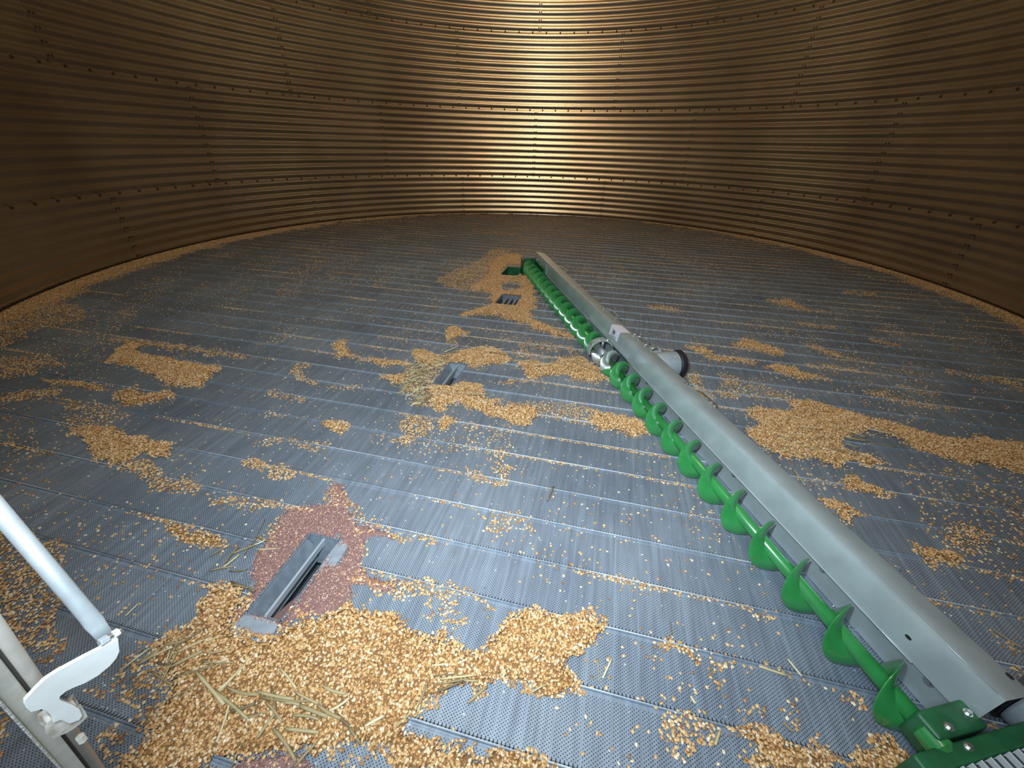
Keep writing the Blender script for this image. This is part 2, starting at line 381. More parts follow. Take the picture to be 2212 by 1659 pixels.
# ------------------------------------------------------------------ drain openings in the floor
def P2(a, b, z): c = TV*a + NV*b; return Vector((c[0], c[1], z))
def boxp(mb, a0, a1, b0, b1, z0, z1):
    return mb.hexa([P2(a0, b0, z0), P2(a1, b0, z0), P2(a1, b1, z0), P2(a0, b1, z0), P2(a0, b0, z1), P2(a1, b0, z1), P2(a1, b1, z1), P2(a0, b1, z1)])
def sump(i, label, mod):
    a0, a1, b0, b1 = SUMPS[i]; D = .17 if i != 0 else .2; t = .003
    root = empty('floor_sump', P2((a0+a1)/2, (b0+b1)/2, 0)); tag(root, label, 'floor drain', 'drain openings in the perforated floor')
    m = M_SUMP if mod != 'dark' else M_DGREEN
    for (x0, x1, y0, y1) in ((a0, a0+t, b0, b1), (a1-t, a1, b0, b1), (a0, a1, b0, b0+t), (a0, a1, b1-t, b1)):
        boxp(MB(), x0, x1, y0, y1, -D, .0035).obj('side_wall', m, root)
    boxp(MB(), a0, a1, b0, b1, -D-.01, -D).obj('bottom', M_DARK, root)
    am = (a0+a1)/2
    if mod == 'bar':
        # sloping hopper side, lengthwise divider, conveyor screw below, meal heaped in the near corner
        mb = MB(); mb.hexa([P2(am-.020, b0+t, -.075), P2(am-.017, b0+t, -.075), P2(am-.017, b1-.02, -.075), P2(am-.020, b1-.02, -.075), P2(a0+t, b0+t, -.002), P2(a0+t+.003, b0+t, -.002), P2(a0+t+.003, b1-.02, -.002), P2(a0+t, b1-.02, -.002)])
        mb.obj('sloping_plate', m, root)
        mb = MB(); mb.hexa([P2(a0+t, b1-.045, -.09), P2(a1-t, b1-.045, -.09), P2(a1-t, b1-.042, -.09), P2(a0+t, b1-.042, -.09), P2(a0+t, b1-t-.003, -.002), P2(a1-t, b1-t-.003, -.002), P2(a1-t, b1-t, -.002), P2(a0+t, b1-t, -.002)])
        mb.obj('end_plate', m, root)
        boxp(MB(), am-.004, am+.004, b0+t, b1-t, -.022, -.001).obj('divider_bar', mat('pale_dusty_steel', (.46, .53, .58), .5, .3), root)
        L_ = b1 - b0
        mb = MB(); mb.hexa([P2(am+.004, b0+t, -.10), P2(a1-t, b0+t, -.10), P2(a1-t, b0+L_*.55, -.10), P2(am+.004, b0+L_*.40, -.10), P2(am+.004, b0+t, -.030), P2(a1-t, b0+t, -.002), P2(a1-t, b0+L_*.36, -.006), P2(am+.004, b0+L_*.22, -.05)])
        mb.obj('meal_heap', M_CHAFF if i == 3 else M_BED, root)
        mb = MB(); mb.tube([P2(am+.03, b0+.01, -.10), P2(am+.03, b1-.01, -.10)], .014, 10); mb.obj('conveyor_shaft', M_RUST, root, True)
        mb = MB(); n = 60
        for q in range(n):
            th = q/n*2*PI*2.6; b = b0 + .01 + (b1-b0-.02)*q/n
            mb.v += [P2(am+.03+.014*math.cos(th), b, -.10+.014*math.sin(th)), P2(am+.03+.033*math.cos(th), b, -.10+.033*math.sin(th))]
            if q: k = len(mb.v); mb.f.append((k-4, k-3, k-1, k-2))
        mb.obj('conveyor_flighting', M_GREYP, root, True)
    elif mod == 'slats':
        for q in range(1, 4):
            a = a0 + (a1-a0)*q/4
            boxp(MB(), a-.012, a+.012, b0, b1, -.09, -.02).obj('slat', m, root)
    else:
        boxp(MB(), a0+.02, a1-.02, b0+.05, b1-.05, -.12, -.09).obj('gear_cover', M_DGREEN, root)
    return root
sump(3, 'long narrow steel drain opening nearest the camera ringed by red-brown dust', 'bar')
sump(2, 'steel drain opening with centre bar surrounded by straw and corn', 'bar')
sump(1, 'small slotted drain opening ringed by corn just before the auger pivot', 'slats')
sump(0, 'dark green drain opening beside the green pivot end of the auger', 'dark')
def blob_plate(name, cx, cy, rx, ry, ang, label):
    mb = MB(); n = 40; vs = []
    for zz in (.0006, .0058):
        for j in range(n):
            th = 2*PI*j/n; e = 1/ (abs(math.cos(th))**4 + abs(math.sin(th))**4)**.25
            x, y = rx*e*math.cos(th), ry*e*math.sin(th)
            vs.append(P2(cx + x*math.cos(ang) - y*math.sin(ang), cy + x*math.sin(ang) + y*math.cos(ang), zz))
    mb.add(vs, [tuple(range(n)), tuple(range(n, 2*n))] + [(j, (j+1) % n, n+(j+1) % n, n+j) for j in range(n)])
    o = mb.obj(name, mat('pale_blue_steel', (.36, .42, .48), .5, .3, var=.1, vscale=30), origin=P2(cx, cy, 0))
    return tag(o, label, 'plate', 'swept bare steel plates at the dusty drain opening')
blob_plate('flange_plate', -.0355, -4.045, .066, .032, .03, 'bare steel flange plate at the near end of the dusty drain opening')
blob_plate('flange_plate', .050, -3.765, .0235, .070, .0, 'bare steel flange plate at the far right corner of the dusty drain opening')

# ------------------------------------------------------------------ sweep auger
auger = empty('sweep_auger', A(0, 0, 2.1)); tag(auger, 'long green sweep auger with galvanised back shield lying across the perforated floor', 'auger')
ZC = .083; RF = .077; UC = -.014; PITCH_A = .153; S0 = 3.6616
def flighting(s0, s1, m, label=None, rf=RF):
    mb = MB(); n = int((s1-s0)/PITCH_A*40); tk = .0022
    for q in range(n+1):
        s = s0 + (s1-s0)*q/n; th = (s - S0)/PITCH_A*2*PI
        c, sn = math.cos(th), math.sin(th)
        e = 0 if q not in (0, n) else 0
        row = []
        for r, t in ((.018, tk*1.6), (.04, tk*1.2), (rf-.003, tk), (rf, tk*.5), (rf, -tk*.5), (rf-.003, -tk), (.04, -tk*1.2), (.018, -tk*1.6)):
            # slightly cupped blade
            cup = .012*(1 - ((r-.018)/(rf-.018))**2)
            row.append(A(UC + r*c, ZC + r*sn, s + t + cup))
        mb.v += row
        if q:
            b = len(mb.v) - 16
            for j in range(8): mb.f.append((b+j, b+(j+1) % 8, b+8+(j+1) % 8, b+8+j))
    mb.f.append(tuple(range(8))[::-1]); k = len(mb.v); mb.f.append(tuple(range(k-8, k)))
    o = smooth_by_angle(mb.obj('flighting', m, auger), 50)
    if label: o['label'] = label
    return o
flighting(.02, 2.10, M_GREEN)
flighting(2.205, 2.372, M_CHROME, 'short worn bright steel flight next to the hanger')
flighting(2.372, 4.255, M_GREEN)
MB().tube([A(UC, ZC, -.02), A(UC, ZC, 2.09)], .022, 20).obj('shaft', M_GREEN, auger, True)
MB().tube([A(UC, ZC, 2.24), A(UC, ZC, 4.27)], .022, 20).obj('shaft', M_GREEN, auger, True)
# hanger between the two screws
hg = MB().tube([A(UC, ZC, 2.08), A(UC, ZC, 2.25)], .030, 16).obj('hanger_bearing', M_GALV2, auger, True)
mb = MB(); rings = []
for j in range(17):
    th = math.radians(25 + j*165/16); ro = .086; ri = .079
    rings.append([A(UC+ro*math.cos(th), ZC+ro*math.sin(th), 2.14), A(UC+ro*math.cos(th), ZC+ro*math.sin(th), 2.19), A(UC+ri*math.cos(th), ZC+ri*math.sin(th), 2.19), A(UC+ri*math.cos(th), ZC+ri*math.sin(th), 2.14)])
mb.ring(rings); strap = mb.obj('hanger_strap', M_GALV, auger)
MB().box_a(-.075, -.022, ZC-.03, ZC-.008, 2.15, 2.18).obj('hanger_arm', M_GALV2, auger)
for th in (60, 100, 140):
    p = A(UC+.086*math.cos(math.radians(th)), ZC+.086*math.sin(math.radians(th)), 2.165)
    bolt_mesh('bolt', p, p - A(0, ZC, 2.165), .007, .008).obj('bolt', M_BOLT, auger)
MB().tube([A(0, ZC+.02, 2.165), A(0, ZC+.07, 2.165)], .009, 10).obj('hanger_rod', M_GALV2, auger, True)

def sheet(prof, s0, s1, name, m, th=.0025, n=24, wob=0., label=None, ends=0.):
    """thin folded sheet with the given (u, z) section, running from s0 to s1"""
    mb = MB(); pr = [Vector(p) for p in prof]; k = len(pr)
    nrm = []
    for i in range(k):
        t = (pr[min(i+1, k-1)] - pr[max(i-1, 0)]).normalized(); nrm.append(Vector((t.y, -t.x)))
    sec = pr + [pr[i] + nrm[i]*th for i in range(k-1, -1, -1)]
    rings = []
    for q in range(n+1):
        s = s0 + (s1-s0)*q/n; d = wob*math.sin(s*5.1) + wob*.5*math.sin(s*13 + 1)
        rings.append([A(p.x + d, p.y + d*.4, s) for p in sec])
    mb.ring(rings); o = smooth_by_angle(mb.obj(name, m, auger), 25)
    if label: o['label'] = label
    return o
UP = [(.087, .104), (.0885, .118), (.0915, .14), (.0955, .168), (.1000, .195), (.1030, .210), (.1050, .2150)]
FL = [(.1050, .2150), (.1120, .2165), (.1500, .2095), (.2020, .1990), (.2060, .1970), (.2120, .1720)]
LOW = [(.1080, .0040), (.1070, .0300), (.1035, .0700), (.0990, .1000), (.0975, .1250)]
for s0, s1 in ((-.15, .372), (.376, 2.085), (2.09, 4.275)):
    sheet(UP + FL[1:], s0, s1, 'back_shield', M_GALV, wob=.0008)
for s0, s1 in ((.10, 1.66), (1.67, 2.12), (2.36, 4.262)):
    sheet(LOW, s0, s1, 'lower_shield', M_GALV, wob=.0006)
# doubled sheet with a dusty edge beside the hanger
sheet([(.0850, .100), (.078, .118), (.088, .150)], 1.70, 2.385, 'patch_plate', M_GALV)
def beadline(s0, s1, u=.0855, z=.1035, r=.0022, m=None):
    n = 20; MB().tube([A(u, z, s0 + (s1-s0)*i/n) for i in range(n+1)], r, 8).obj('rolled_edge', m or M_GALV, auger, True)
beadline(.376, 1.66); beadline(2.39, 4.14)
MB().tube([A(.0865, .103 , 1.66), A(.079, .10, 1.70), A(.083, .07, 1.712)], .0022, 8).obj('wire_tail', M_GALV2, auger, True)
MB().box_a(.083, .089, .10, .21, .366, .384).obj('joint_strip', M_GALV, auger)
MB().box_a(.083, .088, .106, .140, 2.075, 2.083).obj('joint_strip', M_GALV2, auger)
beadc = MB().tube([A(.1048, .2158, -.14 + i*.11) for i in range(41)], .0016, 6).obj('top_fold', M_GALV, auger, True)
# bolts on the lower shield
for s in (2.62, 2.98, 3.40, 3.85, 4.18, 1.2, .7, 1.5):
    bolt_mesh('bolt', A(.1005, .088, s), -AN, .0075, .007).obj('bolt', M_BOLT, auger)
for s, u, z in ((4.10, .094, .152), (4.235, .19, .2035)):
    k = 10; P = A(u, z, s)
    mb = MB(); out = -AN if u < .1 else Vector((0, 0, 1)); x = AD; y = x.cross(out)
    P = P + out*.0012
    mb.ring([[P + (x*math.cos(2*PI*j/k)*.008 + y*math.sin(2*PI*j/k)*.005) + out*q for j in range(k)] for q in (-.001, .0008)])
    mb.obj('bolt_hole', M_DARK, auger)
# straps along the back edge
for s in (.55, 1.78, 2.93):
    mb = MB(); rings = []
    for q, (du, dz) in enumerate(((.185, .205), (.212, .204), (.232, .197), (.232, .197), (.212, .204), (.185, .205))):
        ss = s + (-.085, -.065, -.045, .075, .095, .115)[q]
        rings.append([A(du, dz, ss), A(du+.014, dz-.002, ss), A(du+.014, dz+.001, ss), A(du, dz+.003, ss)])
    mb.ring(rings); mb.obj('strap_bracket', M_GALV, auger)
    bolt_mesh('bolt', A(.185, .207, s-.08), (0, .01, 1), .007, .009).obj('bolt', M_BOLT, auger)
    bolt_mesh('bolt', A(.20, .205, s+.115), (0, .01, 1), .005, .016).obj('bolt', M_BOLT, auger)
# carriage wheel behind the shield
for k, (s, u) in enumerate(((2.20, .19), (2.24, .205), (2.36, .19), (2.42, .205))):
    MB().tube([A(u, .203, s), A(u + .04, .206, s)], .004, 8).obj('bolt', M_BOLT, auger, True)
def cyl_a(u, z, prof, name, m, label=None, k=36):
    mb = MB(); mb.ring([[A(u + r*math.cos(2*PI*j/k), z + r*math.sin(2*PI*j/k), s) for j in range(k)] for s, r in prof])
    o = smooth_by_angle(mb.obj(name, m, auger), 35)
    if label: o['label'] = label
    return o
def cyl_u(s_, z, prof, name, m, label=None, k=40):
    mb = MB(); mb.ring([[A(u, z + r*math.sin(2*PI*j/k), s_ + r*math.cos(2*PI*j/k)) for j in range(k)] for u, r in prof])
    o = smooth_by_angle(mb.obj(name, m, auger), 35)
    if label: o['label'] = label
    return o
cyl_u(2.325, .088, [(.215, .04), (.222, .066), (.24, .074), (.318, .074), (.33, .064), (.335, .03)], 'gear_housing', M_GREYP)
cyl_u(2.435, .090, [(.235, .04), (.242, .074), (.262, .084), (.378, .084), (.385, .078)], 'wheel_hub', M_GREYP)
cyl_u(2.435, .090, [(.380, .05), (.383, .082), (.391, .089), (.418, .089), (.427, .080), (.428, .03)], 'wheel_tyre', M_BLACK, 'black rubber tyre')
MB().box_a(.20, .30, .15, .160, 2.30, 2.36).obj('wheel_arm', M_GALV2, auger)
# white sticker folded over the crest, with its small printed block and lines
mb = MB(); S0L, S1L = 2.045, 2.185
sec = [(p[0] - .0016, p[1] + .0008) for p in UP[2:]] + [(.106, .2180), (.1500, .2115), (.178, .2060)]
def lab(s0, s1, sec, name, m, off=0):
    mb = MB(); v = []
    for p in sec:
        for s in (s0, s1): v.append(A(p[0] - off, p[1] + off, s))
    for p in sec:
        for s in (s0, s1): v.append(A(p[0] - off + .0007, p[1] + off - .0007, s))
    n = len(sec); f = []
    for i in range(n-1):
        f.append((2*i, 2*i+1, 2*i+3, 2*i+2)); f.append((2*n+2*i, 2*n+2*i+2, 2*n+2*i+3, 2*n+2*i+1))
    return mb.add(v, f).obj(name, m, stk if name != 'sticker' else auger)
stk = lab(S0L, S1L, sec, 'sticker', M_LABEL); stk['label'] = 'white paper sticker with grey print'
def fr(z): return .087 + (z - .104)*.155 - .0022
for (za, zb, sa, sb) in ((.172, .196, 2.085, 2.125), (.162, .165, 2.07, 2.16), (.155, .158, 2.07, 2.15), (.148, .151, 2.07, 2.155), (.200, .2025, 2.07, 2.14)):
    lab(sa, sb, [(fr(za), za), (fr(zb), zb)], 'print_mark', M_INK, .0008)
# green pivot end
MB().box_a(-.088, -.080, .0, .175, -.055, .075).obj('pivot_bracket', M_DGREEN, auger)
MB().box_a(-.088, .085, .0, .165, -.060, -.050).obj('pivot_plate', M_DGREEN, auger)
MB().box_a(-.05, .05, .03, .13, -.05, .02).obj('pivot_gearbox', M_DGREEN, auger)
for u, z, s in ((.084, .17, .04), (.084, .145, .16)):
    bolt_mesh('bolt', A(u, z, s), -AN, .008, .012).obj('bolt', M_BOLT, auger)
MB().box_a(.068, .083, .01, .15, -.04, .36).obj('side_plate', M_DGREEN, auger)
# green outer end: gearbox, end plate, finned motor, wheel
bevel(MB().box_a(-.045, .10, .045, .135, 4.235, 4.292).obj('outer_gearbox', M_DGREEN, auger), .008, 3)
bevel(MB().box_a(-.12, .235, .004, .118, 4.296, 4.335).obj('end_plate', M_DGREEN, auger), .006, 3)
cyl_a(-.03, .10, [(4.255, .018), (4.262, .028), (4.30, .03), (4.31, .02)], 'bearing_cap', M_GREEN)
for u, z, s in ((.075, .135, 4.262), (.0, .135, 4.275), (.02, .118, 4.31)):
    bolt_mesh('bolt', A(u, z, s), (0, .01, 1), .0055, .009).obj('bolt', M_BOLT, auger)
bevel(MB().box_a(-.11, .30, .004, .120, 4.337, 4.44).obj('motor_casing', mat('dark_motor_casing', (.03, .04, .045), .5, .1), auger), .004)
M_FIN = mat('pale_fin_metal', (.78, .84, .84), .4, .2)
for k in range(15):
    u = -.10 + k*.0262
    MB().box_a(u, u+.0035, .112, .135, 4.336, 4.362).obj('cooling_fin', M_FIN, auger)
cyl_a(.31, .10, [(4.262, .04), (4.265, .085), (4.30, .09), (4.318, .085)], 'wheel_hub', M_GREYP)
cyl_a(.31, .10, [(4.232, .05), (4.236, .094), (4.262, .097), (4.266, .05)], 'wheel_tyre', M_BLACK, 'black rubber tyre')

# ------------------------------------------------------------------ leaning rail with bracket at the lower left
Pa = Vector(at(0, 1430, .47)); Pb = Vector(at(181, 1659, .72))
dr = (Pb - Pa).normalized(); foot = Pa + dr*((.001 - Pa.z)/dr.z); head = Pa - dr*.42
viewd = (Pa - Vector(CAM)).normalized(); sx = dr.cross(viewd).normalized(); sz = sx.cross(dr).normalized()
if sx.dot(Vector(ray(300, 1300)) ) < 0: sx = -sx
if sz.dot(viewd) < 0: sz = -sz
rail = empty('ladder_rail', foot); tag(rail, 'cream steel rail with bolted white bracket and grey tube at lower left edge', 'rail')
def bar(x0, x1, z0, z1, name, m):
    mb = MB(); P = []
    for end in (foot, head):
        P += [end + sx*x0 + sz*z0, end + sx*x1 + sz*z0, end + sx*x1 + sz*z1, end + sx*x0 + sz*z1]
    mb.hexa(P); return bevel(mb.obj(name, m, rail), .0015)
bar(-.0190, -.0158, -.012, .006, 'bright_edge', mat('chipped_cream_edge', (.88, .86, .74), .5, 0, var=.25, vscale=110, bump=.6, bscale=160))
bar(-.0158, .0017, -.006, .006, 'rail_body', M_CREAM)
bar(.0017, .0056, .003, .006, 'groove', mat('grooved_grey', (.16, .16, .15), .6))
mb = MB(); mb.tube([foot + sx*.0122, head + sx*.0122], .0068, 20); mb.obj('rail_tube', M_BEIGE, rail, True)
# bracket plate: its outline stands in one slanting plane
q1, q2, q3 = Vector(at(258, 1385, .58)), Vector(at(56, 1520, .505)), Vector(at(135, 1590, .56))
pn = (q2 - q1).cross(q3 - q1).normalized()
def onplane(x, y):
    d = Vector(ray(x, y)); t = (q1 - Vector(CAM)).dot(pn)/d.dot(pn); return Vector(CAM) + d*t
if pn.dot(Vector(ray(150, 1480))) < 0: pn = -pn
out = [(247, 1384), (256, 1380), (259, 1407), (251, 1424), (237, 1440), (211, 1461), (183, 1477), (160, 1486), (143, 1494), (131, 1504), (129, 1509), (134, 1514), (141, 1517), (158, 1523), (173, 1532), (179, 1546), (172, 1556), (150, 1564), (132, 1556), (116, 1562), (112, 1548), (102, 1538), (90, 1533), (77, 1537), (67, 1539), (57, 1530), (52, 1521), (53, 1513), (75, 1489), (97, 1467), (123, 1450), (180, 1419), (215, 1401)]
fv = [onplane(*p) for p in out]; bk = [v + pn*.005 for v in fv]; n = len(out)
mb = MB().add(fv + bk, [tuple(range(n)), tuple(range(2*n-1, n-1, -1))] + [(j, (j+1) % n, n+(j+1) % n, n+j) for j in range(n)])
o = mb.obj('bracket', M_WHITEP, rail); bm = bmesh.new(); bm.from_mesh(o.data); bmesh.ops.recalc_face_normals(bm, faces=bm.faces[:]); bmesh.ops.triangulate(bm, faces=[f for f in bm.faces if len(f.verts) > 4]); bm.to_mesh(o.data); bm.free(); bevel(o, .001)
ear = [(173, 1532), (182, 1546), (186, 1555), (170, 1570), (150, 1583), (124, 1594), (108, 1585), (106, 1570), (116, 1560), (150, 1556)]
fv = [onplane(*p) + pn*.004 for p in ear]; bk = [v + pn*.022 for v in fv]; n = len(ear)
o = MB().add(fv + bk, [tuple(range(n)), tuple(range(2*n-1, n-1, -1))] + [(j, (j+1) % n, n+(j+1) % n, n+j) for j in range(n)]).obj('bracket_foot', mat('rust_stained_cream', (.66, .58, .46), .6, 0, var=.3, vscale=70, base2=(.80, .77, .68)), rail); bevel(o, .003)
# grey tube, flattened and bolted at its lower end
te = Vector(at(228, 1376, .585)); tv = Vector(at(192, 1331, .575)); tt = Vector(at(-70, 1024, .50))
mid = tv.lerp(tt, .12); x = (tv - tt).normalized(); side = x.cross(Vector(ray(100, 1250)).normalized()).normalized(); vw = side.cross(x)
rings = []
for c, a_, b_ in ((tt, .0098, .0098), (mid, .0102, .0102), (tv, .0104, .0085), (tv.lerp(te, .3), .0108, .005), (tv.lerp(te, .55), .0098, .003), (te + x*.004, .0090, .003)):
    rings.append([c + side*a_*math.cos(2*PI*j/20) + vw*b_*math.sin(2*PI*j/20) for j in range(20)])
mb = MB(); mb.ring(rings); mb.obj('link_tube', M_TUBE, rail, True)
def stud(p0, p1, r, name, m, k=6):
    mb = MB(); mb.tube([p0, p1], r, k); return bevel(mb.obj(name, m, rail), .0008)
b0 = Vector(at(222, 1386, .565)); b1 = Vector(at(262, 1361, .585)); bd = (b1 - b0).normalized()
stud(b0 - bd*.004, b0 + bd*.006, .0065, 'bolt_head', M_TUBE)
stud(b0 + bd*.006, b1, .0040, 'bolt', M_BOLT, 10)
stud(b1 - bd*.010, b1 - bd*.003, .0062, 'nut', M_CREAM)
stud(Vector(at(172, 1590, .63)), Vector(at(180, 1600, .635)), .006, 'nut', M_CREAM)

# ------------------------------------------------------------------ spilled grain: where it lies
GW, GH, GM = 1106, 830, 60                       # half-size map with a margin
dens = np.zeros((GH + 2*GM, GW + 2*GM), np.float32)
def fill(arr, pts, val, mode='max'):
    p = np.array(pts, float)/2 + GM
    x0, x1 = int(max(0, p[:, 0].min())), int(min(arr.shape[1]-1, p[:, 0].max()+1))
    y0, y1 = int(max(0, p[:, 1].min())), int(min(arr.shape[0]-1, p[:, 1].max()+1))
    if x1 <= x0 or y1 <= y0: return
    X, Y = np.meshgrid(np.arange(x0, x1+1), np.arange(y0, y1+1)); ins = np.zeros(X.shape, bool)
    for i in range(len(p)):
        xa, ya = p[i]; xb, yb = p[(i+1) % len(p)]
        if ya == yb: continue
        ins ^= ((ya > Y) != (yb > Y)) & (X < (xb-xa)*(Y-ya)/(yb-ya) + xa)
    s = arr[y0:y1+1, x0:x1+1]
    if mode == 'max': s[ins] = np.maximum(s[ins], val)
    else: s[ins] = val
def stroke(arr, pts, wd, val):
    for (xa, ya), (xb, yb) in zip(pts, pts[1:]):
        L = math.hypot(xb-xa, yb-ya) + 1e-6; nx, ny = -(yb-ya)/L*wd/2, (xb-xa)/L*wd/2
        fill(arr, [(xa+nx, ya+ny), (xb+nx, yb+ny), (xb-nx, yb-ny), (xa-nx, ya-ny)], val)
def sc(u0, v0, s, pts): return [(u0 + a/s, v0 + b/s) for a, b in pts]
